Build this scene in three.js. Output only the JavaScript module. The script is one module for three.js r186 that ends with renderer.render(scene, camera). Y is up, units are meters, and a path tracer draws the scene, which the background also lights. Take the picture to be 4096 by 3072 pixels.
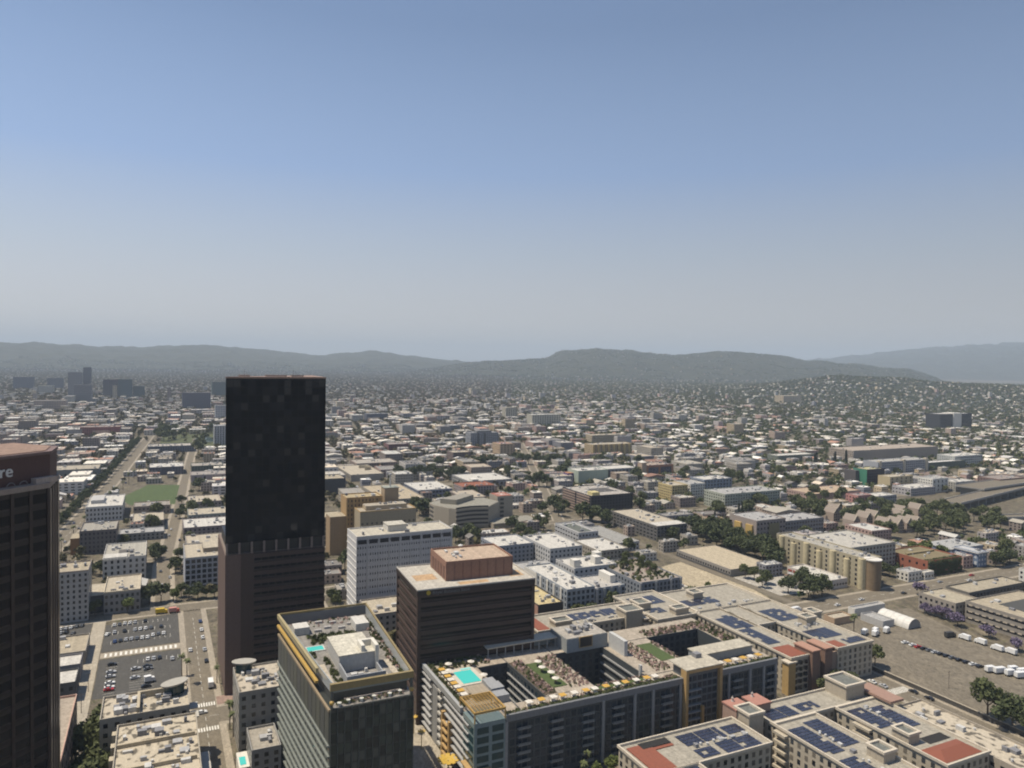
import * as THREE from 'three';
import { mergeGeometries } from 'three/addons/utils/BufferGeometryUtils.js';
import { TextGeometry } from 'three/addons/geometries/TextGeometry.js';
import { FontLoader } from 'three/addons/loaders/FontLoader.js';
import { ImprovedNoise } from 'three/addons/math/ImprovedNoise.js';

// ------------------------------------------------------------------ camera, sky, sun, exposure
const rad = Math.PI / 180;
const scene = new THREE.Scene();
const renderer = new THREE.WebGLRenderer({ antialias: true });
renderer.setSize(1024, 768);
renderer.toneMapping = THREE.LinearToneMapping;
renderer.toneMappingExposure = 1.22;
renderer.shadowMap.enabled = true;

const EYE = 158;                                        // a high floor of a tower, metres above the street
const camera = new THREE.PerspectiveCamera(54.85, 4 / 3, 0.5, 60000);
camera.position.set(0, EYE, 0);
camera.rotation.order = 'YXZ';
camera.rotation.set(-1.7 * rad, 0, 0.85 * rad);
camera.focus = 2;                                       // the lens is focused on the window pane, so the city is soft
camera.userData.fStop = 6.4;
scene.add(camera);

const sunAz = -92 * rad, sunEl = 66 * rad;              // high, from the left
const toSun = new THREE.Vector3(Math.sin(sunAz) * Math.cos(sunEl), Math.sin(sunEl), -Math.cos(sunAz) * Math.cos(sunEl));
{
  const w = 1024, h = 512, data = new Float32Array(w * h * 4);
  const stops = [[0, [0.64, 0.62, 0.59]], [3, [0.60, 0.60, 0.60]], [8, [0.44, 0.505, 0.595]], [14, [0.27, 0.38, 0.59]], [24, [0.16, 0.238, 0.395]], [36, [0.115, 0.178, 0.315]], [60, [0.085, 0.135, 0.26]], [90, [0.072, 0.118, 0.235]]];
  for (let j = 0; j < h; j++) {
    const el = ((j + 0.5) / h - 0.5) * 180, e = Math.max(0, el);
    let k = 0; while (k < stops.length - 2 && stops[k + 1][0] < e) k++;
    const u = Math.min(1, (e - stops[k][0]) / (stops[k + 1][0] - stops[k][0]));
    for (let i = 0; i < w; i++) {
      const ph = ((i + 0.5) / w - 0.5) * 2 * Math.PI, ce = Math.cos(el * rad);
      const d = ce * Math.cos(ph) * toSun.x + Math.sin(el * rad) * toSun.y + ce * Math.sin(ph) * toSun.z;
      const ang = Math.acos(Math.min(1, Math.max(-1, d))) / rad;
      const f = Math.exp(-(ang - 68) / 82), o = (j * w + i) * 4;
      for (let c = 0; c < 3; c++) data[o + c] = (stops[k][1][c] * (1 - u) + stops[k + 1][1][c] * u) * f;
      data[o + 3] = 1;
    }
  }
  const sky = new THREE.DataTexture(data, w, h, THREE.RGBAFormat, THREE.FloatType);
  sky.mapping = THREE.EquirectangularReflectionMapping; sky.magFilter = THREE.LinearFilter; sky.needsUpdate = true;
  scene.background = sky; scene.environment = sky;
}
const sun = new THREE.DirectionalLight(new THREE.Color(1, 0.89, 0.72), 4.8);
sun.position.copy(toSun).multiplyScalar(2000).add(new THREE.Vector3(0, 0, -500)); sun.target.position.set(0, 0, -500);
sun.castShadow = true; sun.shadow.mapSize.set(4096, 4096);
Object.assign(sun.shadow.camera, { left: -900, right: 900, top: 900, bottom: -900, near: 100, far: 5000 });
scene.add(sun, sun.target);
scene.fog = new THREE.FogExp2(new THREE.Color(0.73, 0.865, 1.0), 7.6e-5);

// ------------------------------------------------------------------ helpers
const noise = new ImprovedNoise();
const rng = (seed) => () => { seed |= 0; seed = (seed + 0x6D2B79F5) | 0; let t = Math.imul(seed ^ (seed >>> 15), 1 | seed); t = (t + Math.imul(t ^ (t >>> 7), 61 | t)) ^ t; return ((t ^ (t >>> 14)) >>> 0) / 4294967296; };
const GRID = 25.5 * rad;                                // the street grid: s runs along the cross streets, t away from the camera
const at = (s, t, y = 0, th = GRID) => new THREE.Vector3(s * Math.cos(th) - t * Math.sin(th), y, -s * Math.sin(th) - t * Math.cos(th));
const used = {};
const numbered = (n) => { const k = used[n] = (used[n] ?? -1) + 1; return k ? `${n}_${String(k).padStart(3, '0')}` : n; };
function finish(o, label, category, group) { o.userData.label = label; o.userData.category = category; if (group) o.userData.group = group; return o; }
function thing(name, label, category, s, t, { th = GRID, y = 0, group } = {}) {
  const g = new THREE.Group(); g.name = numbered(name); g.position.copy(at(s, t, y)); g.rotation.y = th;
  scene.add(g); return finish(g, label, category, group);
}
function part(parent, name, geo, material, x = 0, y = 0, z = 0, ry = 0) {
  const m = new THREE.Mesh(geo, material); m.name = name; m.position.set(x, y, z); m.rotation.y = ry;
  m.castShadow = m.receiveShadow = true; parent.add(m); return m;
}
const structure = (name, geo, material, y = 0) => { const m = part(scene, numbered(name), geo, material, 0, y, 0); m.userData.kind = 'structure'; return m; };
function copyThing(o, label, s, t, { th = GRID, y = 0, scale = 1, group } = {}) {
  const c = o.clone(); c.name = numbered(o.name.replace(/_\d{3}$/, '')); c.position.copy(at(s, t, y)); c.rotation.y = th; c.scale.setScalar(scale);
  c.userData = { ...o.userData, label }; if (group) c.userData.group = group; scene.add(c); return c;
}
// textures: grain only
function grainTexture(n, f, srgb = true) {
  const d = new Uint8Array(n * n * 4);
  for (let j = 0; j < n; j++) for (let i = 0; i < n; i++) { const c = f(i / n, j / n), o = (j * n + i) * 4; for (let k = 0; k < 3; k++) d[o + k] = Math.max(0, Math.min(255, 255 * (c.length ? c[k] : c))); d[o + 3] = 255; }
  const t = new THREE.DataTexture(d, n, n); t.wrapS = t.wrapT = THREE.RepeatWrapping; t.magFilter = THREE.LinearFilter; t.minFilter = THREE.LinearMipmapLinearFilter;
  if (srgb) t.colorSpace = THREE.SRGBColorSpace; t.needsUpdate = true; return t;
}
const tiling = (u, v, f, z) => { // noise that repeats at 1
  const a = 2 * Math.PI; return noise.noise(Math.cos(u * a) * f + 40, Math.sin(u * a) * f + z, Math.cos(v * a) * f + 17 + 3 * Math.sin(v * a) * f * 0.33) * 0.5 + noise.noise(Math.sin(v * a) * f + 9, Math.cos(u * a) * f + 70 + z, Math.sin(u * a) * f + 31) * 0.5;
};
const white = rng(7), whites = Array.from({ length: 65536 }, () => white());
const speck = (u, v) => whites[((Math.floor(u * 256) & 255) * 256 + (Math.floor(v * 256) & 255))];
const texWall = grainTexture(256, (u, v) => 0.9 + 0.1 * tiling(u, v, 2.2, 0) + 0.07 * tiling(u, v, 9, 5) + 0.05 * (speck(u, v) - 0.5));
const texRoof = grainTexture(512, (u, v) => { const a = tiling(u, v, 1.7, 3), b = tiling(u, v, 5, 8), seam = (u * 12) % 1 < 0.02 || (v * 8) % 1 < 0.015 ? -0.08 : 0; return 0.82 + 0.22 * a + 0.2 * b + seam + 0.08 * (speck(u, v) - 0.5) - (b > 0.22 ? 0.16 : 0); });
const texAsphalt = grainTexture(512, (u, v) => { const a = tiling(u, v, 2, 1), b = tiling(u, v, 7, 4); return 0.8 + 0.2 * a + 0.2 * b + 0.12 * (speck(u, v) - 0.5) - (Math.abs(tiling(u, v, 4, 12)) < 0.012 ? 0.15 : 0); });
const texGround = grainTexture(1024, (u, v) => {
  const a = tiling(u, v, 3, 2), b = tiling(u, v, 9, 6), c = tiling(u, v, 26, 1), w = speck(u * 2, v * 2);
  const k = 0.62 + 0.25 * a + 0.35 * b + 0.25 * c + 0.16 * (w - 0.5), green = b + 0.6 * c > 0.24;
  return green ? [k * 0.64, k * 0.66, k * 0.5] : [k, k * 0.96, k * 0.88];
});
const texScrub = grainTexture(512, (u, v) => { const b = tiling(u, v, 6, 6), c = tiling(u, v, 20, 1), k = 0.7 + 0.4 * b + 0.35 * c + 0.2 * (speck(u, v) - 0.5); return c > 0.12 ? [k * 1.15, k * 1.05, k * 0.82] : [k * 0.82, k * 0.9, k * 0.62]; });
const texGrass = grainTexture(256, (u, v) => { const k = 0.82 + 0.3 * tiling(u, v, 5, 2) + 0.2 * (speck(u, v) - 0.5); return [k, k, k * 0.9]; });
const texStain = grainTexture(512, (u, v) => { const a = tiling(u, v, 2.6, 14), b = tiling(u, v, 8, 18), c = tiling(u, v, 22, 4), k = 0.9 + 0.1 * b + 0.12 * c + 0.08 * (speck(u, v) - 0.5), d = Math.max(0, a + 0.35 * b - 0.08) * 2.2; return k - Math.min(0.42, d) ; }); texStain.repeat.set(0.26, 0.26);
const mats = {};
function mat(r, g, b, rough = 0.9, map = texWall, extra = {}) {
  const key = [r, g, b, rough, map && map.uuid, JSON.stringify(extra)].join();
  return mats[key] ??= new THREE.MeshStandardMaterial({ color: new THREE.Color().setRGB(r, g, b), roughness: rough, map, side: THREE.DoubleSide, ...extra });
}
const wallM = (c) => mat(c[0], c[1], c[2], 0.9, texWall), roofM = (c) => mat(c[0], c[1], c[2], 0.92, texRoof);
const dimGlass = new THREE.MeshPhysicalMaterial({ color: new THREE.Color().setRGB(0.004, 0.005, 0.008), roughness: 0.08, specularIntensity: 0.22, side: THREE.DoubleSide }), dimGlass2 = new THREE.MeshPhysicalMaterial({ color: new THREE.Color().setRGB(0.006, 0.007, 0.011), roughness: 0.2, specularIntensity: 0.45, side: THREE.DoubleSide });
const glassDark = mat(0.012, 0.014, 0.018, 0.08, null), glassBlue = mat(0.015, 0.025, 0.04, 0.07, null), glassTeal = mat(0.015, 0.045, 0.05, 0.08, null), glassGrey = mat(0.05, 0.055, 0.06, 0.12, null);
const CREAM = [0.58, 0.51, 0.39], SAND = [0.5, 0.43, 0.31], WHITE = [0.72, 0.69, 0.62], GREY = [0.3, 0.3, 0.3], CONC = [0.36, 0.33, 0.28], TAN = [0.42, 0.33, 0.22], PINK = [0.5, 0.3, 0.25], BRICK = [0.28, 0.1, 0.06], DARK = [0.05, 0.05, 0.055];
// geometry with uv in metres (one texture tile covers 10 m)
const TILE = 10, geos = {};
function boxGeo(w, h, d) {
  const r = (v) => Math.round(v * 100) / 100; w = r(w); h = r(h); d = r(d);
  const key = `${w},${h},${d}`; if (geos[key]) return geos[key];
  const g = new THREE.BoxGeometry(w, h, d), uv = g.attributes.uv, s = [[d, h], [d, h], [w, d], [w, d], [w, h], [w, h]];
  for (let i = 0; i < 24; i++) { const [a, b] = s[i >> 2]; uv.setXY(i, uv.getX(i) * a / TILE, uv.getY(i) * b / TILE); }
  return geos[key] = g;
}
// x0..x1 to the right, y0..y1 up, z0 (near) .. z1 (far, negative)
const box = (p, name, x0, x1, y0, y1, z0, z1, m) => part(p, name, boxGeo(Math.abs(x1 - x0), y1 - y0, Math.abs(z0 - z1)), m, (x0 + x1) / 2, (y0 + y1) / 2, (z0 + z1) / 2);
const boxes = (p, name, list, m) => { // several boxes that are one piece
  const gs = list.map(([x0, x1, y0, y1, z0, z1]) => boxGeo(Math.abs(x1 - x0), y1 - y0, Math.abs(z0 - z1)).clone().translate((x0 + x1) / 2, (y0 + y1) / 2, (z0 + z1) / 2));
  return part(p, name, mergeGeometries(gs), m);
};
function prismGeo(pts, y0, y1) { // pts [x, z] in order
  const pos = [], uv = [], tri = (a, b, c, ua, ub, uc) => { pos.push(...a, ...b, ...c); uv.push(...ua, ...ub, ...uc); };
  for (let i = 0; i < pts.length; i++) {
    const a = pts[i], b = pts[(i + 1) % pts.length], l = Math.hypot(b[0] - a[0], b[1] - a[1]) / TILE, q0 = y0 / TILE, q1 = y1 / TILE;
    const A = [a[0], y0, a[1]], B = [b[0], y0, b[1]], C = [b[0], y1, b[1]], D = [a[0], y1, a[1]];
    tri(A, B, C, [0, q0], [l, q0], [l, q1]); tri(A, C, D, [0, q0], [l, q1], [0, q1]);
  }
  for (const t of THREE.ShapeUtils.triangulateShape(pts.map((p) => new THREE.Vector2(p[0], p[1])), [])) for (const y of [y1, y0]) { const v = t.map((k) => [pts[k][0], y, pts[k][1]]); if (y === y1) v.reverse(); tri(...v, ...v.map((p) => [p[0] / TILE, p[2] / TILE])); }
  const g = new THREE.BufferGeometry(); g.setAttribute('position', new THREE.Float32BufferAttribute(pos, 3)); g.setAttribute('uv', new THREE.Float32BufferAttribute(uv, 2)); g.computeVertexNormals(); return g;
}
const sheetGeo = (pts, y, tile = TILE) => { // flat polygon on the ground, pts in [s, t]
  const w = pts.map(([s, t]) => at(s, t)), pos = [], uv = [];
  for (const t of THREE.ShapeUtils.triangulateShape(w.map((p) => new THREE.Vector2(p.x, p.z)), [])) for (const k of t.slice().reverse()) { pos.push(w[k].x, y, w[k].z); uv.push(w[k].x / tile, w[k].z / tile); }
  const g = new THREE.BufferGeometry(); g.setAttribute('position', new THREE.Float32BufferAttribute(pos, 3)); g.setAttribute('uv', new THREE.Float32BufferAttribute(uv, 2)); g.computeVertexNormals(); return g;
};
const rect = (s0, s1, t0, t1) => [[s0, t0], [s1, t0], [s1, t1], [s0, t1]];
function stripPts(line, w) { // a road along a line of [s, t]
  const L = [], R = [];
  line.forEach((p, i) => { const a = line[Math.max(0, i - 1)], b = line[Math.min(line.length - 1, i + 1)], l = Math.hypot(b[0] - a[0], b[1] - a[1]), nx = -(b[1] - a[1]) / l, ny = (b[0] - a[0]) / l; L.push([p[0] + nx * w / 2, p[1] + ny * w / 2]); R.unshift([p[0] - nx * w / 2, p[1] - ny * w / 2]); });
  return L.concat(R);
}
// pieces: up to 300 of a kind on one thing are parts of their own, the rest is one part
const tally = new Map();
function piece(p, name, geo, m, x, y, z, ry = 0, alone = true) {
  let e = tally.get(p); if (!e) tally.set(p, e = { n: {}, rest: {} });
  if (alone && (e.n[name] = (e.n[name] ?? 0) + 1) <= 300) return part(p, name, geo, m, x, y, z, ry);
  (e.rest[name + m.uuid] ??= { name, m, g: [] }).g.push(geo.clone().applyMatrix4(new THREE.Matrix4().makeRotationY(ry).setPosition(x, y, z)));
}
function flushPieces() { for (const [p, e] of tally) for (const k in e.rest) { const r = e.rest[k]; part(p, `${r.name}_field`, mergeGeometries(r.g), r.m).userData.kind = 'stuff'; } tally.clear(); }
// a row-and-column field of windows on the wall from a to b (outside on the near side when walking a -> b with the wall ahead-left)
function facade(p, a, b, y0, y1, cols, rows, ww, wh, m = glassDark, { name = 'window', proud = 0.06, thick = 0.12, skip, jitter = 0, mats: ms } = {}) {
  const L = Math.hypot(b[0] - a[0], b[1] - a[1]), dx = (b[0] - a[0]) / L, dz = (b[1] - a[1]) / L, nx = -dz, nz = dx, ry = Math.atan2(nx, nz);
  const D = p.position.distanceTo(camera.position), alone = Math.max(ww, wh) * 2960 / D >= 9, g = boxGeo(ww, wh, thick);
  for (let r = 0; r < rows; r++) for (let c = 0; c < cols; c++) {
    if (skip && skip(c, r)) continue;
    const q = (c + 0.5) / cols * L, y = y0 + (r + 0.5) / rows * (y1 - y0), k = proud - thick / 2;
    const mm = ms ? ms[Math.floor(whites[(c * 131 + r * 977 + cols * 37 + 11) % 65536] * ms.length)] : m;
    piece(p, name, g, mm, a[0] + dx * q + nx * k, y, a[1] + dz * q + nz * k, ry + (jitter ? (whites[(c * 517 + r * 89 + 5) % 65536] - 0.5) * jitter : 0), alone);
  }
}
function roofTop(p, x0, x1, z0, z1, y, roof, { par = 0.9, parM, th = 0.35, name = 'roof' } = {}) {
  const slab = box(p, name, x0 + th, x1 - th, y - 0.05, y + 0.08, z0 - th, z1 + th, roof);
  if (par > 0) boxes(p, 'parapet', [[x0, x1, y, y + par, z0, z0 - th], [x0, x1, y, y + par, z1 + th, z1], [x0, x0 + th, y, y + par, z0 - th, z1 + th], [x1 - th, x1, y, y + par, z0 - th, z1 + th]], parM);
  return slab;
}
const unitM = [mat(0.42, 0.42, 0.42, 0.6), mat(0.6, 0.59, 0.56, 0.6), mat(0.24, 0.24, 0.25, 0.7)];
const ductGeo = new THREE.CylinderGeometry(0.5, 0.5, 0.9, 10);
function roofUnits(p, n, x0, x1, z0, z1, y, seed, size = 1, under) { // under: the roof they are fixed to
  const R = rng(seed), fix = (m) => { if (under) { m.position.sub(under.position); under.add(m); } };
  for (let i = 0; i < n; i++) {
    const w = (1 + Math.floor(R() * 3)) * size, d = (1 + Math.floor(R() * 3)) * size, h = (0.8 + Math.floor(R() * 3) * 0.5) * size, x = x0 + w + R() * Math.max(0.1, x1 - x0 - 2 * w), z = z0 - d - R() * Math.max(0.1, z0 - z1 - 2 * d);
    fix(R() < 0.22 ? part(p, 'roof_vent', ductGeo, unitM[1], x, y + 0.45, z) : box(p, 'air_handler', x - w / 2, x + w / 2, y, y + h, z + d / 2, z - d / 2, unitM[Math.floor(R() * 3)]));
  }
}
const ones = ['', 'first', 'second', 'third', 'fourth', 'fifth', 'sixth', 'seventh', 'eighth', 'ninth', 'tenth', 'eleventh', 'twelfth', 'thirteenth', 'fourteenth', 'fifteenth', 'sixteenth', 'seventeenth', 'eighteenth', 'nineteenth'], nth = [...Array(60)].map((_, i) => i + 1 < 20 ? ones[i + 1] : (i + 1) % 10 ? `${['', '', 'twenty', 'thirty', 'forty', 'fifty'][Math.floor((i + 1) / 10)]}-${ones[(i + 1) % 10]}` : ['', '', 'twentieth', 'thirtieth', 'fortieth', 'fiftieth', 'sixtieth'][(i + 1) / 10]);
const footprints = [];                                   // what is built by hand, so that the rest of the city keeps clear: [s0, s1, t0, t1, height]
// a plain rectangular building: near left corner at s, t; width along the street, depth away
function building(name, label, category, s, t, w, d, h, wall, roof, o = {}) {
  const g = thing(name, label, category, s, t, o);
  const wm = wallM(wall), rm = o.stained ? mat(roof[0], roof[1], roof[2], 0.92, texStain) : roofM(roof), pm = wallM(o.par ?? wall);
  box(g, 'wall', 0, w, 0, h, 0, -d, wm);
  const top = roofTop(g, 0, w, 0, -d, h, rm, { parM: pm, par: o.parapet ?? 0.9 });
  const f = Math.max(1, Math.round(h / 3.4));
  const sides = { front: [[0, 0], [w, 0], w], left: [[0, -d], [0, 0], d], right: [[w, 0], [w, -d], d] };
  for (const k in sides) { const v = o[k]; if (v === null) continue; const [a, b, L] = sides[k], [cols, rows, ww, wh] = v ?? [Math.max(2, Math.round(L / 3.6)), f, 1.5, 1.6]; facade(g, a, b, o.y0 ?? 0.4, h - 0.2, cols, rows, ww, wh, o.glass ?? glassDark, { mats: o.mixed }); }
  if (o.units !== 0) roofUnits(g, o.units ?? Math.min(9, 2 + Math.round(w * d / 160)), 1, w - 1, -1, 1 - d, h + 0.08, Math.round(s * 7 + t * 13), 1, top);
  footprints.push([s, s + w, t, t + d, h]);
  return g;
}
// ------------------------------------------------------------------ ground, hills, streets
const groundM = mat(0.34, 0.31, 0.26, 0.95, texGround), asphalt = mat(0.105, 0.1, 0.09, 0.92, texAsphalt), asphaltOld = mat(0.24, 0.205, 0.15, 0.95, texAsphalt), walkM = mat(0.46, 0.4, 0.31, 0.95, texAsphalt), paint = mat(0.62, 0.6, 0.54, 0.8, null), sandM = mat(0.56, 0.47, 0.32, 0.97, texAsphalt), grassM = mat(0.085, 0.125, 0.045, 0.95, texGrass), plazaM = mat(0.52, 0.46, 0.36, 0.9, texAsphalt);
{
  const g = new THREE.CircleGeometry(26000, 96).rotateX(-Math.PI / 2), p = g.attributes.position, uv = g.attributes.uv;
  for (let i = 0; i < p.count; i++) uv.setXY(i, p.getX(i) / 90, p.getZ(i) / 90);
  structure('ground', g, groundM, 0);
}
const lerpTable = (T, a) => { if (a <= T[0][0]) return T[0][1]; for (let i = 1; i < T.length; i++) if (a <= T[i][0]) { const u = (a - T[i - 1][0]) / (T[i][0] - T[i - 1][0]); return T[i - 1][1] * (1 - u) + T[i][1] * u; } return T[T.length - 1][1]; };
const smooth = (u) => { u = Math.max(0, Math.min(1, u)); return u * u * (3 - 2 * u); };
// crest lines: bearing in degrees, slope from the camera's height to the crest
const RIDGES = {
  west: { base: 8000, crest: 11500, back: 15500, T: [[-52, 0.011], [-39.25, 0.01], [-34.68, 0.0132], [-32.19, 0.0133], [-29.55, 0.0112], [-26.77, 0.0101], [-23.84, 0.0146], [-22.33, 0.0158], [-18.88, 0.0112], [-15.94, 0.0062], [-14.27, 0.0049], [-10.86, 0.012], [-7.37, 0.0056], [-3.82, -0.0009], [-1.67, -0.0029], [1.56, -0.0108], [4, -0.0137]] },
  middle: { base: 6500, crest: 8600, back: 11000, T: [[-9, -0.0183], [-7.36, -0.013], [-3.82, -0.0034], [-1.67, 0.0015], [2.62, 0.0045], [3.68, 0.0147], [6.52, 0.0203], [7.23, 0.018], [10.38, 0.015], [12.44, 0.0118], [15.14, 0.0172], [17.12, 0.0163], [20.34, 0.0111], [21.91, 0.0067], [23.43, 0.0054], [26.39, -0.0007], [28.09, -0.0018], [29.2, -0.008], [30.3, -0.0162], [31, -0.0183]] },
  far: { base: 12500, crest: 19000, back: 24000, T: [[12, -0.0083], [17.15, -0.0004], [21.9, 0.0079], [24.91, 0.0142], [29.15, 0.0236], [31.8, 0.0275], [34.6, 0.029], [38.91, 0.0307], [52, 0.028]] },
  low: { base: 3300, crest: 4600, back: 6600, T: [[12, -0.0343], [17.18, -0.0291], [20.39, -0.0206], [24.06, -0.0128], [26.41, -0.0135], [29.22, -0.0167], [31.88, -0.0187], [34.69, -0.0193], [39, -0.0179], [52, -0.02]] },
};
function ridgeHeight(k, az, r) {
  const R = RIDGES[k], top = Math.max(0, EYE + R.crest * lerpTable(R.T, az)); if (top <= 0 || r < R.base || r > R.back) return 0;
  const x = r * Math.sin(az * rad), z = r * Math.cos(az * rad), rising = r < R.crest, u = rising ? (r - R.base) / (R.crest - R.base) : (R.back - r) / (R.back - R.crest);
  const q = 1 - Math.abs(noise.noise(x / 420, z / 420, 3.3)) * 1.5, q2 = noise.noise(x / 150, z / 150, 8.1);
  const bump = (noise.noise(x / 260, z / 260, 5.5) * 0.6 + noise.noise(x / 110, z / 110, 2.2) * 0.3) * 44 * smooth(u * 2) * (R.crest / 9000), side = smooth(u) * 0.55 + u * 0.45, away = 1 - Math.pow(Math.abs(2 * u - 1), 2) * 0.6;
  return Math.max(0, bump * Math.min(1, top / 80) + top * (side + (q - 0.55) * 0.34 * u * (1 - u) * 2.2 * away + (u > 0.97 ? 0 : q2 * 0.05 * away)));
}
const terrain = (x, z) => { const r = Math.hypot(x, z); if (r < 3300) return 0; const az = Math.atan2(x, -z) / rad; let h = 0; for (const k in RIDGES) h = Math.max(h, ridgeHeight(k, az, r)); return h; };
const scrubM = mat(0.075, 0.072, 0.055, 0.95, texScrub), slopeM = mat(0.07, 0.07, 0.05, 0.95, texScrub);
for (const k in RIDGES) {
  const R = RIDGES[k], a0 = R.T[0][0], a1 = R.T[R.T.length - 1][0], na = Math.round((a1 - a0) / 0.12), nr = 110, pos = [], uv = [], idx = [];
  for (let j = 0; j <= nr; j++) for (let i = 0; i <= na; i++) {
    const r = R.base + (R.back - R.base) * j / nr, az = a0 + (a1 - a0) * i / na, h = ridgeHeight(k, az, r) - ((j === 0 || j === nr || i === 0 || i === na) ? 3 : 0.5);
    const x = r * Math.sin(az * rad), z = -r * Math.cos(az * rad); pos.push(x, h, z); uv.push(x / 380, z / 380);
    if (j < nr && i < na) { const o = j * (na + 1) + i; idx.push(o, o + 1, o + na + 1, o + 1, o + na + 2, o + na + 1); }
  }
  const g = new THREE.BufferGeometry(); g.setAttribute('position', new THREE.Float32BufferAttribute(pos, 3)); g.setAttribute('uv', new THREE.Float32BufferAttribute(uv, 2)); g.setIndex(idx); g.computeVertexNormals();
  structure('hill_range', g, k === 'low' ? slopeM : scrubM);
}
const roads = [];
function road(line, w, walk = 2.6, y = 0.03) {
  roads.push([line, w + walk * 2]);
  if (walk) structure('pavement', sheetGeo(stripPts(line, w + walk * 2), y - 0.012), walkM);
  const r = structure('road', sheetGeo(stripPts(line, w), y), asphaltOld);
  return r;
}
const R3 = road([[18.5, 200], [18.5, 500]], 10, 3, 0.05), X1 = road([[-32, 347], [98, 347]], 15, 3, 0.056), X2 = road([[-140, 506], [130, 506]], 13, 3, 0.062);
const RS = road([[327, 120], [327, 338]], 13, 3, 0.05), XT = road([[330, 349], [900, 349]], 17, 3, 0.056);
const W1 = road([[-120, 380], [-100, 506], [-76, 724], [-52, 1058], [-10, 1759], [62, 3000]], 13, 2.5, 0.06), W2 = road([[2, 514], [3, 613], [13, 763], [19, 854], [28, 1010], [64, 1560]], 9, 3, 0.052);
road([[382, 360], [382, 640], [388, 900]], 6, 0, 0.04); road([[88, 400], [92, 500], [104, 620], [140, 1000]], 9, 2, 0.044);
road([[-140, 640], [230, 628]], 9, 2, 0.046); road([[-140, 905], [420, 885]], 10, 2, 0.042); road([[330, 640], [900, 618]], 10, 2, 0.048); road([[440, 740], [1250, 712]], 10, 2, 0.05); road([[300, 500], [470, 900], [640, 1300]], 9, 2, 0.04); road([[900, 345], [1040, 700], [1240, 1200]], 10, 2, 0.042);
const markings = (r, name, list, y) => { for (const q of list) { const m = part(r, name, sheetGeo(q, 0), paint); m.position.y = y; } };
markings(R3, 'lane_line', [...Array(34)].map((_, i) => rect(18.4, 18.55, 215 + i * 8, 219 + i * 8)), 0.075);
markings(R3, 'crosswalk_stripe', [...Array(9)].map((_, i) => rect(13.9 + i * 1.08, 14.5 + i * 1.08, 357.2, 361)), 0.085);
markings(R3, 'crosswalk_stripe', [...Array(9)].map((_, i) => rect(13.9 + i * 1.08, 14.5 + i * 1.08, 333, 336.6)), 0.085);
markings(X1, 'lane_line', [...Array(12)].map((_, i) => rect(-30 + i * 10, -26 + i * 10, 346.9, 347.05)), 0.08);
markings(RS, 'crosswalk_stripe', [...Array(11)].map((_, i) => rect(321 + i * 1.15, 321.6 + i * 1.15, 238, 243)), 0.078);
markings(RS, 'lane_line', [...Array(18)].map((_, i) => rect(326.9, 327.1, 150 + i * 10, 154 + i * 10)), 0.075);
markings(XT, 'lane_line', [...Array(50)].map((_, i) => rect(345 + i * 9, 349 + i * 9, 348.9, 349.1)), 0.08);
markings(W1, 'lane_line', [...Array(40)].map((_, i) => { const t = 520 + i * 14, s = -100 + (t - 506) * 0.1101; return [[s, t], [s + 0.25, t], [s + 0.9, t + 6], [s + 0.65, t + 6]]; }), 0.08);
// the two-part car park beside the dark tower
const lot = structure('car_park', sheetGeo([[-28, 385], [10.4, 378], [10.4, 434], [-28, 434]], 0.066), asphalt), lot2 = structure('car_park', sheetGeo([[-28, 445], [10.4, 445], [10.4, 497], [-28, 489]], 0.067), asphalt);
const stalls = (r, s0, n, step, t0, t1) => markings(r, 'stall_line', [...Array(n)].map((_, i) => rect(s0 + i * step, s0 + i * step + 0.13, t0, t1)), 0.085);
stalls(lot2, -25, 12, 2.7, 484.5, 489.2); stalls(lot2, -24, 12, 2.7, 471, 476.5); stalls(lot2, -24, 12, 2.7, 455.5, 461); stalls(lot, -10, 8, 2.7, 422, 427);
markings(lot, 'stall_line', [...Array(15)].map((_, i) => rect(-24, -19, 389 + i * 2.7, 389.13 + i * 2.7)), 0.085); markings(lot, 'stall_line', [...Array(10)].map((_, i) => rect(-13, -2.5, 389 + i * 3, 389.13 + i * 3)), 0.085);
structure('divider_strip', sheetGeo(rect(-28, 10.4, 435.5, 443.5), 0.09), walkM);
markings(lot2, 'hatch_bar', [...Array(15)].map((_, i) => rect(-26 + i * 2.4, -24.9 + i * 2.4, 437, 442)), 0.1);
structure('alley', sheetGeo([[-35, 500], [-28.4, 498], [-28.4, 300], [-31, 250], [-36, 250], [-35, 400]], 0.058), plazaM);
structure('yard', sheetGeo(rect(-60, -35.4, 470, 497), 0.045), asphalt);
// sports field, sand lot, big yard with the tent
structure('sports_field', sheetGeo([[-40, 925], [-12, 1012], [24, 998], [18, 868], [-28, 880]], 0.05, 40), grassM);
structure('sand_lot', sheetGeo([[354, 466], [377, 472], [378.6, 392], [371, 358], [338, 360], [331, 410]], 0.05, 25), sandM);
structure('yard', sheetGeo([[336.5, 130], [336.5, 335], [372, 336], [446, 322], [428, 262], [426, 130]], 0.05, 30), asphaltOld);
structure('yard', sheetGeo([[386, 375], [424, 372], [424, 420], [386, 422]], 0.05, 25), mat(0.56, 0.52, 0.45, 0.95, texAsphalt));
structure('plaza', sheetGeo(rect(77, 103, 180, 400), 0.045, 16), plazaM);
structure('plaza', sheetGeo(rect(24, 60, 357, 366), 0.075, 16), mat(0.4, 0.27, 0.21, 0.9, texAsphalt));
structure('park_lawn', sheetGeo([[0, 1450], [110, 1420], [150, 1760], [10, 1790]], 0.05, 60), mat(0.1, 0.115, 0.05, 0.95, texGrass));
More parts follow.
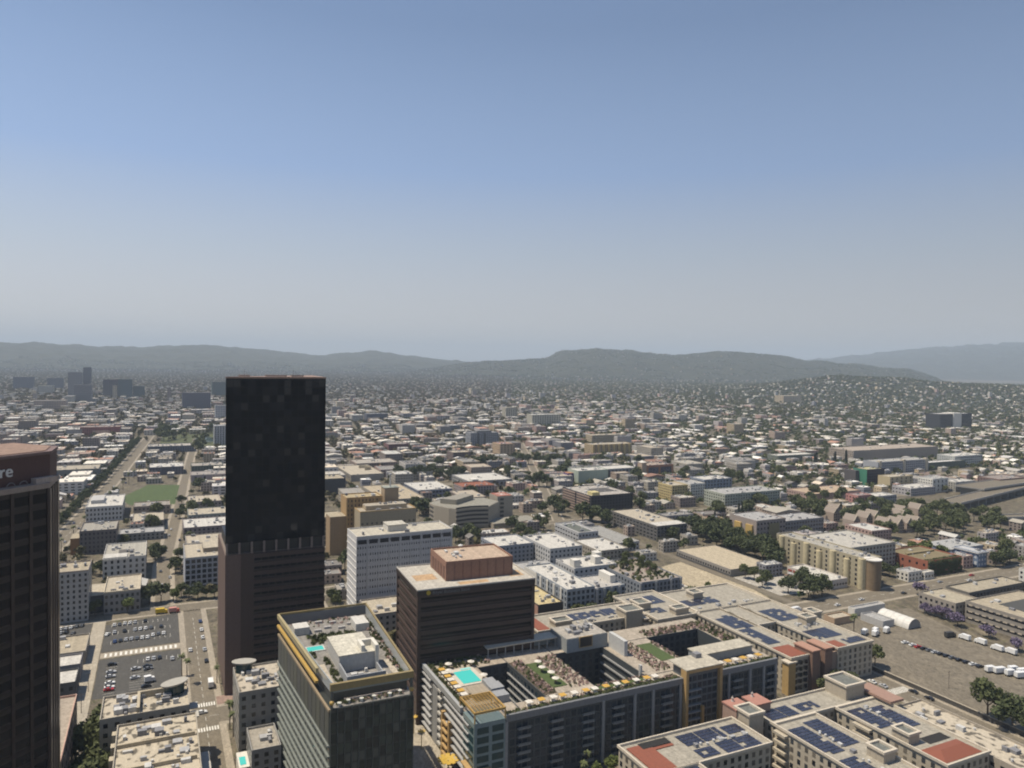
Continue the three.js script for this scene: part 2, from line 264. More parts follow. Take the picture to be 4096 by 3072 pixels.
structure('park_lake', sheetGeo([[62, 1500], [92, 1490], [98, 1570], [80, 1600], [64, 1560]], 0.08), mat(0.05, 0.08, 0.08, 0.1, null));
// ------------------------------------------------------------------ near buildings
const fonts = new FontLoader(), bold = await fonts.loadAsync('fonts/droid/droid_sans_bold.typeface.json'), regular = await fonts.loadAsync('fonts/droid/droid_sans_regular.typeface.json');
const lettering = (p, text, size, font, m, x, y, z, ry = 0) => part(p, 'lettering', new TextGeometry(text, { font, size, depth: 0.18, curveSegments: 5 }), m, x, y, z, ry);
const inset = (pts, k) => { const cx = pts.reduce((a, p) => a + p[0], 0) / pts.length, cz = pts.reduce((a, p) => a + p[1], 0) / pts.length; return pts.map(([x, z]) => { const l = Math.hypot(x - cx, z - cz); return [x - (x - cx) / l * k, z - (z - cz) / l * k]; }); };

const shrubSpots = { green: [], flower: [] };            // filled by roof gardens and verges: [x, y, z, size]
const toWorld = (g, x, y, z) => g.localToWorld(new THREE.Vector3(x, y, z));
function shrubs(g, x0, x1, z0, z1, y, n, size, seed, flowers = 0) {
  g.updateMatrixWorld(true); const R = rng(seed);
  for (let i = 0; i < n; i++) { const p = toWorld(g, x0 + R() * (x1 - x0), y, z0 + R() * (z1 - z0)); (R() < flowers ? shrubSpots.flower : shrubSpots.green).push([p.x, p.y, p.z, size * (0.6 + 0.8 * R())]); }
}
function shrubsST(s0, s1, t0, t1, y, n, size, seed, flowers = 0) { const R = rng(seed); for (let i = 0; i < n; i++) { const p = at(s0 + R() * (s1 - s0), t0 + R() * (t1 - t0), y); (R() < flowers ? shrubSpots.flower : shrubSpots.green).push([p.x, p.y, p.z, size * (0.6 + 0.8 * R())]); } }
// brown office tower cut by the picture's edge
{
  const g = thing('office_tower', 'tall dark brown office tower with large letters re on its top band', 'building', -56.3, 207.1, { th: 69 * rad });
  const granite = mat(0.04, 0.024, 0.02, 0.5), dark = mat(0.022, 0.014, 0.012, 0.5), w = 40, side = mat(0.13, 0.1, 0.085, 0.22, texWall);
  const foot = [[0, 0], [w, 0], [w + 12, -12], [w + 12, -30], [0, -30]];
  part(g, 'wall', prismGeo(foot, 0, 122), granite);
  part(g, 'ledge', prismGeo([[-0.3, 0.5], [w + 0.3, 0.5], [w + 12.6, -11.9], [w + 12.6, -30], [-0.3, -30]], 122, 123.4), mat(0.34, 0.27, 0.22, 0.7));
  part(g, 'top_band', prismGeo([[0, -2.6], [w + 2.6, -2.6], [w + 11, -11], [w + 11, -29], [0, -29]], 123.4, 130.8), mat(0.1, 0.045, 0.037, 0.6));
  part(g, 'cornice', prismGeo([[0, -2.3], [w + 2.8, -2.3], [w + 11.4, -10.9], [w + 11.4, -29.2], [0, -29.2]], 130.8, 131.6), mat(0.2, 0.13, 0.11, 0.6));
  part(g, 'roof', prismGeo([[1, -3.6], [w + 2, -3.6], [w + 10, -12], [w + 10, -28], [1, -28]], 131.6, 131.8), roofM([0.36, 0.24, 0.18]));
  for (let i = 0; i < 27; i++) box(g, 'spandrel', 0, w - 0.6, 6 + i * 4.3 + 2.9, 6 + i * 4.3 + 4.3, 0.18, -0.2, dark);
  for (let i = 0; i <= 8; i++) box(g, 'pier', i * 5 - 0.45, i * 5 + 0.45, 0, 122, 0.42, -0.2, granite);
  facade(g, [0, 0], [w, 0], 5.6, 121.7, 8, 27, 3.9, 2.7, dimGlass2, { proud: 0.1, jitter: 0.012 });
  part(g, 'corner_glazing', prismGeo([[w + 0.6, 0.1], [w + 12.3, -11.6], [w + 12, -12], [w + 0.3, -0.3]], 3, 121.6), side);
  for (const k of [0.25, 0.5, 0.75]) box(g, 'corner_fin', w + 12 * k - 0.3, w + 12 * k + 0.3, 0, 122, -12 * k + 0.75, -12 * k - 0.3, granite);
  for (let i = 0; i < 3; i++) part(g, 'roof_rail_davit', new THREE.TorusGeometry(1.1, 0.12, 6, 14, Math.PI), mat(0.3, 0.26, 0.24, 0.5), w - 9 + i * 3.4, 123.4, -1.6);
  box(g, 'roof_block', w - 3, w + 3, 123.4, 124.8, -0.4, -2.4, mat(0.5, 0.4, 0.33));
  lettering(g, 're', 2.75, bold, mat(0.62, 0.6, 0.55, 0.6, null), 28.4, 126, -2.55);
  footprints.push([-70, -10, 150, 262, 132]);
}
// dark glass tower on a brown podium
{
  const g = thing('glass_tower', 'very tall black glass tower with a brown granite podium below', 'building', 28, 365.5);
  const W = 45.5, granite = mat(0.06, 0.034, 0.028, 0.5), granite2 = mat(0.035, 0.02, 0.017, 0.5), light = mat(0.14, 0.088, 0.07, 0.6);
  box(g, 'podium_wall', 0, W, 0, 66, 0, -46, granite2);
  box(g, 'podium_pier', -0.25, 6.6, 0, 66, 0.35, -46.2, light); box(g, 'podium_panel', 6.6, 12.5, 0, 66, 0.2, -0.4, granite);  // panel colour holds dark stone and shadow together, below the pier's tone
  for (let i = 0; i < 15; i++) { box(g, 'spandrel', 12.5, W + 0.1, 4 + i * 4.1 + 2.2, 4 + i * 4.1 + 4.1, 0.5, -0.3, granite); }
  facade(g, [12.5, 0], [W, 0], 4, 65.5, 10, 15, 2.9, 2.1, dimGlass2, { proud: 0.09 });
  for (let i = 0; i <= 8; i++) box(g, 'column', i * W / 8.2, i * W / 8.2 + 0.9, 66, 71.5, 0.2, -0.8, mat(0.22, 0.17, 0.15, 0.5));
  box(g, 'recessed_storey', 1, W - 1, 66, 71.5, -1.2, -40, mat(0.01, 0.01, 0.012, 0.4, null));
  box(g, 'podium_roof', 0, W, 66, 66.2, -0.9, -46, roofM([0.3, 0.24, 0.2]));
  const tri = [[-0.2, 0], [W, 0], [W, -38]];
  part(g, 'tower_core', prismGeo(tri, 71.5, 148.5), dimGlass2);
  facade(g, [-0.2, 0], [W, 0], 71.5, 148, 14, 21, 2.9, 3.25, dimGlass, { name: 'glass_panel', proud: 0.1, jitter: 0.03, mats: [dimGlass, dimGlass, dimGlass2, dimGlass, dimGlass, dimGlass2, dimGlass, dimGlass, dimGlass2, dimGlass, dimGlass, dimGlass2, glassDark] });
  for (let i = 0; i < 21; i++) box(g, 'mullion', -0.2, W, 71.5 + i * 3.64 - 0.14, 71.5 + i * 3.64 + 0.14, 0.16, 0, dimGlass2);
  part(g, 'parapet', prismGeo([[-0.4, 0.2], [W + 0.2, 0.2], [W + 0.2, -38.4]], 148.5, 149.3), mat(0.3, 0.2, 0.15, 0.7));
  for (const [x, z, r] of [[8, -2, 3], [31, -6, 3.2]]) for (let k = 0; k < 3; k++) part(g, 'antenna_mast', new THREE.CylinderGeometry(0.09, 0.12, r - k, 6), unitM[2], x + k * 1.1, 149.3 + (r - k) / 2, z);
  for (const [x, y, q] of [[6, 149.3, 5], [30, 149.3, 6], [18, 149.3, 10]]) box(g, 'roof_plant', x, x + q, y, y + 0.8, -6, -8, mat(0.4, 0.33, 0.28));
  footprints.push([24, 74, 360, 415, 149]);
}
// brown ribbon-window office block
{
  const g = thing('office_block', 'square brown office block with ribbon windows, white roof and a brick roof house', 'building', 100.8, 302.5, { th: 22.2 * rad });
  const W = 55, D = 38.5, H = 58.6, brown = mat(0.068, 0.042, 0.034, 0.6), brown2 = mat(0.04, 0.027, 0.023, 0.6);
  box(g, 'wall', 0.5, W - 0.5, 0, H, -0.5, -D + 0.5, mat(0.03, 0.02, 0.018, 0.4, null));
  for (let i = 0; i < 14; i++) boxes(g, 'spandrel', [[0, W, i * 4.1 + 2.2, i * 4.1 + 4.1, 0.1, -0.5], [0, 0.5, i * 4.1 + 2.2, i * 4.1 + 4.1, -0.5, -D], [W - 0.5, W, i * 4.1 + 2.2, i * 4.1 + 4.1, -0.5, -D]], brown);
  for (const [x0, x1, z0, z1] of [[-0.15, 1.3, 0.25, -1.3], [W - 1.3, W + 0.15, 0.25, -1.3], [-0.15, 1.3, -D + 1.3, -D], [W - 1.3, W + 0.15, -D + 1.3, -D]]) box(g, 'corner_pier', x0, x1, 0, H, z0, z1, brown);
  facade(g, [1.4, -0.5], [W - 1.4, -0.5], 0, 57.4, 11, 14, 4.6, 2.1, dimGlass2, { proud: 0.1 });
  facade(g, [0.5, -D + 1.4], [0.5, -1.4], 0, 57.4, 8, 14, 4.3, 2.1, glassDark, { proud: 0.1 });
  box(g, 'cornice', -0.3, W + 0.3, H - 2.2, H, 0.4, -D - 0.2, brown2);
  const white = roofM([0.62, 0.58, 0.5]);
  roofTop(g, -0.3, W + 0.3, 0.4, -D - 0.2, H, white, { par: 0.6, parM: mat(0.5, 0.47, 0.42, 0.8) });
  for (const [x, z, w, d] of [[3, -14, 10, 9], [20, -2.6, 14, 4], [46, -7, 7, 9]]) box(g, 'roof_patch', x, x + w, H + 0.08, H + 0.11, z, z - d, roofM([0.62, 0.42, 0.24]));
  const brick = mat(0.3, 0.17, 0.12, 0.85);
  box(g, 'roof_house', 15.5, 48, H + 0.08, H + 8, -9.5, -D + 3.5, brick); roofTop(g, 15.5, 48, -9.5, -D + 3.5, H + 8, roofM([0.6, 0.46, 0.34]), { par: 0.9, parM: brick });
  for (let i = 0; i < 9; i++) box(g, 'pilaster', 15.4 + i * 4, 15.8 + i * 4, H + 0.08, H + 7.9, -9.3, -9.5, mat(0.24, 0.13, 0.1, 0.85));
  for (let i = 0; i < 5; i++) box(g, 'louvre', 15.3, 15.5, H + 1, H + 6.5, -12 - i * 4.4, -14.6 - i * 4.4, mat(0.2, 0.11, 0.085, 0.8));
  roofUnits(g, 6, 17, 27, -15, -33, H + 8.1, 71); part(g, 'satellite_dish', new THREE.SphereGeometry(1.5, 14, 8, 0, 7, 0, 1), unitM[1], 29, H + 9.6, -30);
  part(g, 'sign_emblem', new THREE.CylinderGeometry(0.95, 0.95, 0.2, 22).rotateX(Math.PI / 2), mat(0.42, 0.3, 0.02, 0.6, null), 4.6, H - 1.15, 0.5);
  lettering(g, 'Royal Business Bank', 1.35, regular, mat(0.16, 0.16, 0.17, 0.6, null), 6.4, H - 1.9, 0.4);
  footprints.push([98, 172, 296, 352, 67]);
}
// glass tower with gilded trim and a roof terrace
{
  const g = thing('apartment_tower', 'green glass apartment tower with gilded roof rails, white roof house and a roof pool', 'building', 0, 0);
  const P = (s, t) => [s, -t], A = P(47, 223.4), B = P(73.2, 223.2), C = P(76.2, 294.4), E = P(42, 294.6), foot = [A, B, C, E];
  const gold = mat(0.3, 0.23, 0.1, 0.5), goldBright = mat(0.5, 0.33, 0.09, 0.5), cream = mat(0.42, 0.35, 0.19, 0.6), frame = mat(0.1, 0.11, 0.1, 0.5), deckM = roofM([0.32, 0.3, 0.27]);  // gold has the front's shade mixed into it, unlike the brighter gold
  part(g, 'wall', prismGeo(foot, 0, 51.4), mat(0.045, 0.05, 0.045, 0.35));
  const glasses = [mat(0.02, 0.03, 0.028, 0.08, null), mat(0.03, 0.042, 0.036, 0.1, null), mat(0.045, 0.06, 0.05, 0.14, null), mat(0.02, 0.026, 0.026, 0.06, null), mat(0.065, 0.072, 0.062, 0.4, null)];  // last pane colour is paler, with reflected light put into it
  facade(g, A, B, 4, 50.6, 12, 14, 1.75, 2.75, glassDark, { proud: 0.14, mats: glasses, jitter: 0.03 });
  for (let i = 0; i < 13; i++) { const u = i / 12; box(g, 'fin', A[0] + (B[0] - A[0]) * u - 0.1, A[0] + (B[0] - A[0]) * u + 0.1, 2, 51.2, A[1] + 0.55, A[1] - 0.1, frame); }
  const dirL = Math.atan2(A[0] - E[0], A[1] - E[1]), LL = Math.hypot(A[0] - E[0], A[1] - E[1]);
  const along = (name, u0, u1, y0, y1, out, inn, m) => { const L = LL * (u1 - u0), q = (u0 + u1) / 2, nx = -Math.cos(dirL), nz = Math.sin(dirL), k = (out - inn) / 2; return part(g, name, boxGeo(out + inn, y1 - y0, L), m, E[0] + (A[0] - E[0]) * q + nx * k, (y0 + y1) / 2, E[1] + (A[1] - E[1]) * q + nz * k, dirL); };
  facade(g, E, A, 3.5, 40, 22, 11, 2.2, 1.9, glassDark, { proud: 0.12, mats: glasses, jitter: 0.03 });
  for (let i = 0; i < 12; i++) along('balcony_slab', 0.005, 0.995, 3.2 + i * 3.32, 3.75 + i * 3.32, 0.75, 0.05, mat(0.2, 0.22, 0.2, 0.6));
  for (let i = 0; i < 14; i++) along('wall_panel', 0.004 + i * 0.071, 0.071 * (i + 1) - 0.002, 40.6, 50.6, 0.3, 0.02, mat(0.085 + (i % 3) * 0.008, 0.09 + (i % 3) * 0.008, 0.085, 0.45));
  along('ledge', 0.0, 1.0, 50.7, 51.5, 0.55, 0.1, mat(0.32, 0.25, 0.16, 0.6));
  // set-back top storey, deck and rails
  part(g, 'top_storey', prismGeo([P(48.6, 227.6), P(72.4, 227.4), P(75.6, 294), P(43, 294.2)], 51.4, 54.6), mat(0.06, 0.065, 0.06, 0.4));
  part(g, 'terrace', prismGeo([P(47.6, 223.9), P(72.8, 223.7), P(73, 227.2), P(48, 227.4)], 51.4, 51.6), deckM);
  part(g, 'deck', prismGeo([P(48.9, 228), P(72.1, 227.8), P(75.2, 293.6), P(43.4, 293.8)], 54.6, 54.8), deckM);
  const pane = mat(0.2, 0.23, 0.23, 0.15, null);
  part(g, 'glass_rail', prismGeo([P(48.2, 227.2), P(72.9, 227), P(72.9, 227.25), P(48.2, 227.45)], 54.8, 57.2), pane);
  part(g, 'glass_rail', prismGeo([P(73, 227), P(76, 294.2), P(75.75, 294.2), P(72.75, 227)], 54.8, 58.4), mat(0.38, 0.4, 0.4, 0.25, null));
  part(g, 'glass_rail', prismGeo([P(42.6, 294.4), P(76, 294.2), P(76, 293.9), P(42.6, 294.1)], 54.8, 58.4), mat(0.13, 0.14, 0.15, 0.2, null));
  part(g, 'glass_rail', prismGeo([P(48.1, 227), P(42.4, 294.2), P(42.7, 294.2), P(48.4, 227)], 54.8, 58.2), mat(0.3, 0.33, 0.34, 0.2, null));
  part(g, 'gilded_beam', prismGeo([P(47, 223.3), P(73.3, 223.1), P(73.3, 224.2), P(47, 224.4)], 57.1, 59.2), gold);
  part(g, 'gilded_rail', prismGeo([P(72.6, 223.2), P(73.3, 223.2), P(76.3, 294.6), P(75.7, 294.6)], 58.5, 59.1), gold);
  part(g, 'gilded_rail', prismGeo([P(42, 294.3), P(76.3, 294.1), P(76.3, 294.7), P(42, 294.9)], 58.5, 59.2), gold);
  along('cream_band', 0.0, 0.8, 57.4, 59.1, 0.7, 0.15, cream); along('gilded_band', 0.0, 0.8, 54.2, 55, 0.9, 0.15, goldBright);
  for (const [s, t] of [[47.5, 223.9], [72.7, 223.7]]) { part(g, 'gilded_post', new THREE.CylinderGeometry(0.5, 0.5, 5.8, 12), frame, s, 54.3, -t); part(g, 'gilded_ball', new THREE.SphereGeometry(0.75, 16, 12), goldBright, s, 53.4, -t + 0.3); }
  const plaster = mat(0.72, 0.69, 0.6, 0.85);
  box(g, 'roof_house', 53.6, 65.4, 54.8, 60.2, -241.2, -259.5, mat(0.5, 0.49, 0.46, 0.85)); box(g, 'roof_house_roof', 53.3, 65.7, 60.2, 60.5, -240.9, -259.8, roofM([0.74, 0.7, 0.58]));
  boxes(g, 'lift_house', [[61, 66.6, 54.8, 62.6, -246.4, -247.6], [65.4, 66.6, 54.8, 62.6, -240.4, -246.4], [61, 62.2, 54.8, 62.6, -241.6, -246.4]], plaster);
  boxes(g, 'plant_screen', [[53.4, 66, 54.8, 58.2, -229.2, -229.6], [53.4, 53.8, 54.8, 58.2, -229.6, -240.8], [65.6, 66, 54.8, 57, -229.6, -240]], mat(0.36, 0.37, 0.38, 0.7));
  roofUnits(g, 7, 54.4, 65, -231, -240, 54.8, 19, 0.9);
  box(g, 'pool_water', 47.4, 53, 54.85, 55.05, -262.6, -266.6, mat(0.08, 0.5, 0.46, 0.08, null)); boxes(g, 'pool_rim', [[47, 53.4, 54.8, 55.12, -262.1, -262.6], [47, 53.4, 54.8, 55.12, -266.6, -267.1], [47, 47.4, 54.8, 55.12, -262.6, -266.6], [53, 53.4, 54.8, 55.12, -262.6, -266.6]], mat(0.62, 0.6, 0.55));
  for (const [s0, s1, t0, t1] of [[45.5, 51, 280, 286], [67.5, 72.6, 276, 285], [60.5, 65.5, 262, 265]]) box(g, 'pavilion', s0, s1, 54.8, 57.6, -t0, -t1, mat(0.6, 0.58, 0.53));
  for (const [s0, s1, t0, t1] of [[48.3, 50.4, 229, 250], [69.6, 71.6, 229, 246], [66.6, 68, 228.6, 238]]) box(g, 'deck_tiles', s0, s1, 54.8, 54.95, -t0, -t1, roofM([0.62, 0.55, 0.44]));
  for (const [s, t] of [[50, 224.6], [53, 225.6], [57, 225], [61, 225.2], [66, 225], [69.5, 225.6]]) { part(g, 'planter', new THREE.CylinderGeometry(0.7, 0.5, 1.1, 10), mat(0.6, 0.6, 0.55), s, 52.15, -t); }
  shrubsST(50, 67, 268.5, 277, 54.9, 150, 0.9, 201); shrubsST(71.5, 74.6, 232, 291, 54.9, 150, 0.75, 202, 0.2); shrubsST(46, 49, 256, 261, 54.9, 26, 0.7, 203); shrubsST(51, 53, 230, 256, 54.9, 60, 0.6, 204); shrubsST(49, 71, 224.6, 226.4, 52, 70, 0.5, 205, 0.4); shrubsST(44.6, 72, 287, 293, 54.9, 60, 0.6, 206, 0.6);
  for (const [s, t] of [[53, 281], [57, 283], [62, 281], [66, 284], [60, 288], [69, 290], [55, 290]]) { box(g, 'lounge_sofa', s, s + 2.6, 54.8, 55.6, -t, -t - 1.2, mat(0.42, 0.4, 0.38)); }
  box(g, 'terrace_bench', 52, 70, 51.6, 52.5, -226.4, -227.2, mat(0.6, 0.52, 0.45));
  flushPieces();
  for (const c of g.children) { c.position.x -= 60; c.position.z += 258; } g.position.copy(at(60, 258));
  footprints.push([40, 78, 220, 298, 60]);
}
// white slab office
building('slab_office', 'long white slab office with rows of small windows and a roof hut', 'building', 108.4, 443, 62, 25, 49.6, [0.62, 0.61, 0.6], [0.62, 0.57, 0.46], { front: [40, 12, 0.62, 1.4], left: null, right: null, units: 6, par: [0.68, 0.66, 0.62], mixed: [glassGrey, mat(0.12, 0.125, 0.13, 0.3, null)] });
{
  const g = scene.children[scene.children.length - 1];
  for (let i = 0; i < 9; i++) box(g, 'dark_louvre_band', 0.8 + i * 6.85, 6.1 + i * 6.85, 45.6, 48.2, 0.14, -0.1, mat(0.03, 0.03, 0.035, 0.4, null));
  for (let i = 0; i <= 9; i++) box(g, 'pier', i * 6.8 - 0.25, i * 6.8 + 0.25, 0, 49.6, 0.4, 0, mat(0.66, 0.65, 0.63));
  box(g, 'roof_hut', 22, 34, 49.7, 53.6, -9, -20, mat(0.66, 0.63, 0.56)); box(g, 'roof_hut_roof', 21.7, 34.3, 53.6, 53.9, -8.7, -20.3, roofM([0.66, 0.62, 0.52]));
  for (let i = 0; i < 12; i++) box(g, 'wall_rib', -0.3, 0, 3 + i * 3.9, 3.5 + i * 3.9, 0, -25, mat(0.68, 0.66, 0.62));
}
building('shop_block', 'cream flat roof with scattered vents between the white slab office and brown block', 'building', 108, 405, 40, 28, 14, [0.4, 0.36, 0.32], CREAM, { units: 12 });
// ochre hospital tower group with antenna
{
  const ochre = [0.5, 0.34, 0.16], ochre2 = [0.42, 0.27, 0.12];
  const g = building('hospital_tower', 'ochre stepped hospital tower with a roof antenna behind the white slab office', 'building', 137, 596, 30, 20, 45, ochre2, [0.52, 0.42, 0.25], { front: [10, 12, 1.2, 1.9], left: null, right: null, mixed: [mat(0.09, 0.06, 0.035, 0.4)] });
  box(g, 'lower_wing', -13, -0.2, 0, 31, 0, -16, wallM([0.36, 0.25, 0.14])); box(g, 'lower_wing_roof', -13, -0.2, 31, 31.2, 0, -16, roofM(SAND));
  box(g, 'front_wing', 6, 52, 0, 37.5, 22, 3, wallM([0.4, 0.33, 0.22])); roofTop(g, 6, 52, 22, 3, 37.5, roofM([0.5, 0.44, 0.34]), { parM: wallM(ochre) });
  facade(g, [6, 22], [52, 22], 3, 30, 12, 8, 1.4, 1.7, mat(0.12, 0.09, 0.06, 0.4));
  box(g, 'front_wing_step', 12, 46, 37.6, 41, 16, 5, wallM([0.45, 0.36, 0.24])); box(g, 'front_wing_step_roof', 12, 46, 41, 41.2, 16, 5, roofM([0.52, 0.46, 0.36]));
  box(g, 'core_tower', 33, 45, 0, 51, -4, -15, wallM([0.4, 0.3, 0.19])); box(g, 'core_tower_roof', 32.6, 45.4, 51, 51.5, -3.6, -15.4, roofM([0.4, 0.42, 0.36]));
  part(g, 'antenna', new THREE.CylinderGeometry(0.4, 0.7, 12, 8), unitM[1], 39, 57.5, -9); part(g, 'antenna_drum', new THREE.CylinderGeometry(1.4, 1.4, 1.2, 12), unitM[1], 39, 62, -9);
  for (let i = 0; i < 6; i++) box(g, 'buttress', i * 5.6 + 0.2, i * 5.6 + 1.2, 0, 45, 0.5, 0, wallM(ochre));
  roofUnits(g, 8, 8, 50, 21, 17, 37.6, 5); roofUnits(g, 5, 14, 44, 14, 6, 41.2, 9);
  footprints.push([124, 192, 570, 620, 45]);
}
building('low_glass_block', 'low block with a dark teal glass front beside the black tower', 'building', 112, 632, 31, 24, 23, [0.4, 0.36, 0.28], [0.58, 0.5, 0.36], { front: [10, 6, 2.7, 2.6], glass: glassTeal, left: null, right: null });
// curved concrete hospital
{
  const g = thing('hospital', 'grey concrete hospital with a curved front of stacked balconies and red helipad', 'building', 237, 645), conc = mat(0.38, 0.335, 0.265, 0.9), darkC = mat(0.06, 0.055, 0.05, 0.6), rf = roofM([0.36, 0.34, 0.28]);
  const arc = []; for (let i = 0; i <= 12; i++) { const u = i / 12; arc.push([13 + u * 33, 3.5 - Math.sin(u * Math.PI) * 3.5]); }
  const foot = [[0, -34], [0, -20], [8, -2], ...arc, [54, -4], [66, -16], [60, -40], [20, -48]];
  part(g, 'wall', prismGeo(foot, 0, 20.2), conc); part(g, 'roof', prismGeo(inset(foot, 1), 20.2, 20.4), rf);
  const ring = (name, y0, y1, out, m) => { const o = arc.map(([x, z]) => [x, z + out]), i = arc.slice().reverse().map(([x, z]) => [x, z - 0.3]); return part(g, name, prismGeo(o.concat(i), y0, y1), m); };
  for (let i = 0; i < 5; i++) { ring('balcony_band', 2 + i * 3.9, 3.9 + i * 3.9, 0.9, conc); ring('window_band', 4 + i * 3.9 - 0.05, 5.7 + i * 3.9, 0.08, darkC); }
  for (let i = 0; i < 4; i++) { box(g, 'side_window', -0.1, 0.2, 4 + i * 4, 6.2 + i * 4, -22, -33, darkC); }
  part(g, 'roof_slab', prismGeo([[8, -26], [20, -14], [46, -34], [40, -46]], 20.4, 25), mat(0.3, 0.275, 0.22)); part(g, 'roof_slab_top', prismGeo([[8, -26], [20, -14], [46, -34], [40, -46]], 25, 25.2), roofM([0.38, 0.35, 0.29]));
  box(g, 'helipad_tower', 67, 84, 0, 24, -22, -42, conc); box(g, 'helipad', 67.6, 83.4, 24, 24.25, -22.6, -41.4, roofM([0.42, 0.13, 0.08])); boxes(g, 'helipad_mark', [[70, 81, 24.25, 24.3, -27, -29], [70, 81, 24.25, 24.3, -34, -36], [74.5, 76.5, 24.25, 24.3, -29, -34]], mat(0.6, 0.5, 0.45));
  for (let i = 0; i < 5; i++) box(g, 'tower_window', 70, 74, 3.4 + i * 4.1, 5.6 + i * 4.1, -21.9, -22.2, darkC);
  box(g, 'entrance_podium', 48, 96, 0, 5, 12, -12, conc); box(g, 'entrance_podium_roof', 48.5, 95.5, 5, 5.2, 11.5, -11.5, rf);
  footprints.push([232, 336, 628, 698, 22]);
}
// ------------------------------------------------------------------ garden-roof apartment block
{
  const s0 = 103.8, t0 = 245, W = 147, D = 59, H = 26, g = thing('garden_apartments', 'apartment block with roof gardens, turquoise pool, lawns and gilded corner frame', 'building', s0, t0);
  const wm = mat(0.06, 0.07, 0.076, 0.6), pale = mat(0.3, 0.3, 0.295, 0.7), deck = roofM([0.5, 0.43, 0.34]), gold = mat(0.5, 0.32, 0.1, 0.5), gold2 = mat(0.5, 0.33, 0.14, 0.6), soil = mat(0.1, 0.075, 0.05, 0.95), teal = mat(0.2, 0.27, 0.28, 0.3);
  const X = (s) => s - s0, Z = (t) => t0 - t;
  // wings round three courtyards; [s0, s1, t0, t1]
  const wings = [[103.8, 124, 245, 304], [124, 250.8, 245, 254], [138, 161, 254, 304], [124, 138, 290, 304], [161, 250.8, 290, 304], [186, 212, 254, 290], [243, 250.8, 254, 290]];
  for (const [a, b, c, d] of wings) { box(g, 'wall', X(a), X(b), 0, H, Z(c), Z(d), wm); box(g, 'roof_deck', X(a) + 0.3, X(b) - 0.3, H, H + 0.12, Z(c) - 0.3, Z(d) + 0.3, deck); }
  box(g, 'courtyard_floor', X(124), X(243), 0, 0.3, Z(254), Z(290), soil);
  // front: bays of dark glass with balconies between pale piers
  const glasses = [mat(0.012, 0.022, 0.034, 0.08, null), mat(0.02, 0.034, 0.045, 0.1, null), mat(0.035, 0.045, 0.055, 0.2, null)];
  facade(g, [14, 0], [93.5, 0], 2, 23.6, 30, 7, 1.9, 2.2, glassBlue, { mats: glasses, proud: 0.1, jitter: 0.02 });
  facade(g, [114.5, 0], [146.5, 0], 2, 23.6, 12, 7, 1.9, 2.2, glassBlue, { mats: glasses, proud: 0.1, jitter: 0.02 });
  for (const x of [12.6, 55, 70, 79, 93, 119, 131, 139, 146]) box(g, 'pier', x - 0.55, x + 0.55, 0, 24.6, 0.9, 0, pale);
  for (let i = 0; i < 7; i++) for (const x of [20, 34, 48, 62, 86, 124, 143]) { box(g, 'balcony', x - 2.6, x + 2.6, 2 + i * 3.1, 2.25 + i * 3.1, 1.3, 0, pale); box(g, 'balcony_rail', x - 2.6, x + 2.6, 2.25 + i * 3.1, 3.1 + i * 3.1, 1.3, 1.2, mat(0.16, 0.18, 0.19, 0.3)); }
  box(g, 'cornice', 12.6, 147, 24.4, 26.9, 0.7, -0.5, mat(0.2, 0.205, 0.21, 0.6));
  // left side: balconies and two gilded shafts
  facade(g, [0, -58], [0, -12], 2, 24, 14, 7, 1.9, 2.1, glassBlue, { mats: glasses, proud: 0.1 });
  for (let i = 0; i < 8; i++) { boxes(g, 'balcony_band', [[-1.1, 0, 1.6 + i * 3.1, 2.1 + i * 3.1, -4, -30], [-1.1, 0, 1.6 + i * 3.1, 2.1 + i * 3.1, -46, -58]], mat(0.42, 0.42, 0.42, 0.7)); box(g, 'balcony_band', -1.1, 0, 1.6 + i * 3.1, 2.5 + i * 3.1, -33.5, -37, mat(0.5, 0.48, 0.44, 0.7)); }
  box(g, 'pale_bay', -0.6, 0.1, 0, 23, -38, -44, pale); box(g, 'eave', -0.9, 0.4, 24.8, 26.9, -12, -59, mat(0.4, 0.41, 0.41, 0.6));
  for (const [z, top] of [[-29, 18], [-21.5, 17]]) box(g, 'gilded_shaft', -1.8, -0.2, 0, top, z, z - 1.6, gold2);
  for (let i = 0; i < 5; i++) box(g, 'gilded_balcony', -2.2, -1.1, 2 + i * 3.1, 2.7 + i * 3.1, -23.2, -29, gold2);
  // glassy corner with gilded lattice on top
  box(g, 'corner_bay', -0.5, 12, 0, 26.2, 0.9, -10, teal); facade(g, [0, 0.9], [12, 0.9], 4, 25, 2, 6, 4.6, 2.4, glassTeal, { proud: 0.1 }); facade(g, [-0.5, -9.5], [-0.5, 0.5], 4, 25, 2, 6, 4.2, 2.4, glassTeal, { proud: 0.1 });
  for (let i = 0; i < 3; i++) boxes(g, 'gilded_louvre', [[-2.6, 6, 3 + i * 3, 3.5 + i * 3, 2.4, 0.9], [-2.6, -0.5, 3 + i * 3, 3.5 + i * 3, 0.9, -7]], gold2);
  for (const [x, z] of [[-0.2, 0.6], [12, 0.6], [-0.2, -14], [12, -12]]) box(g, 'lattice_post', x - 0.2, x + 0.2, 26.2, 30.2, z + 0.2, z - 0.2, gold);
  for (let i = 0; i < 13; i++) box(g, 'lattice_bar', -0.2, 12, 29.9, 30.1, 0.4 - i * 1.1, 0.24 - i * 1.1, gold);
  for (let i = 0; i < 10; i++) box(g, 'lattice_bar', i * 1.3 - 0.1, i * 1.3 + 0.06, 30.1, 30.3, 0.6, -13.6, gold);
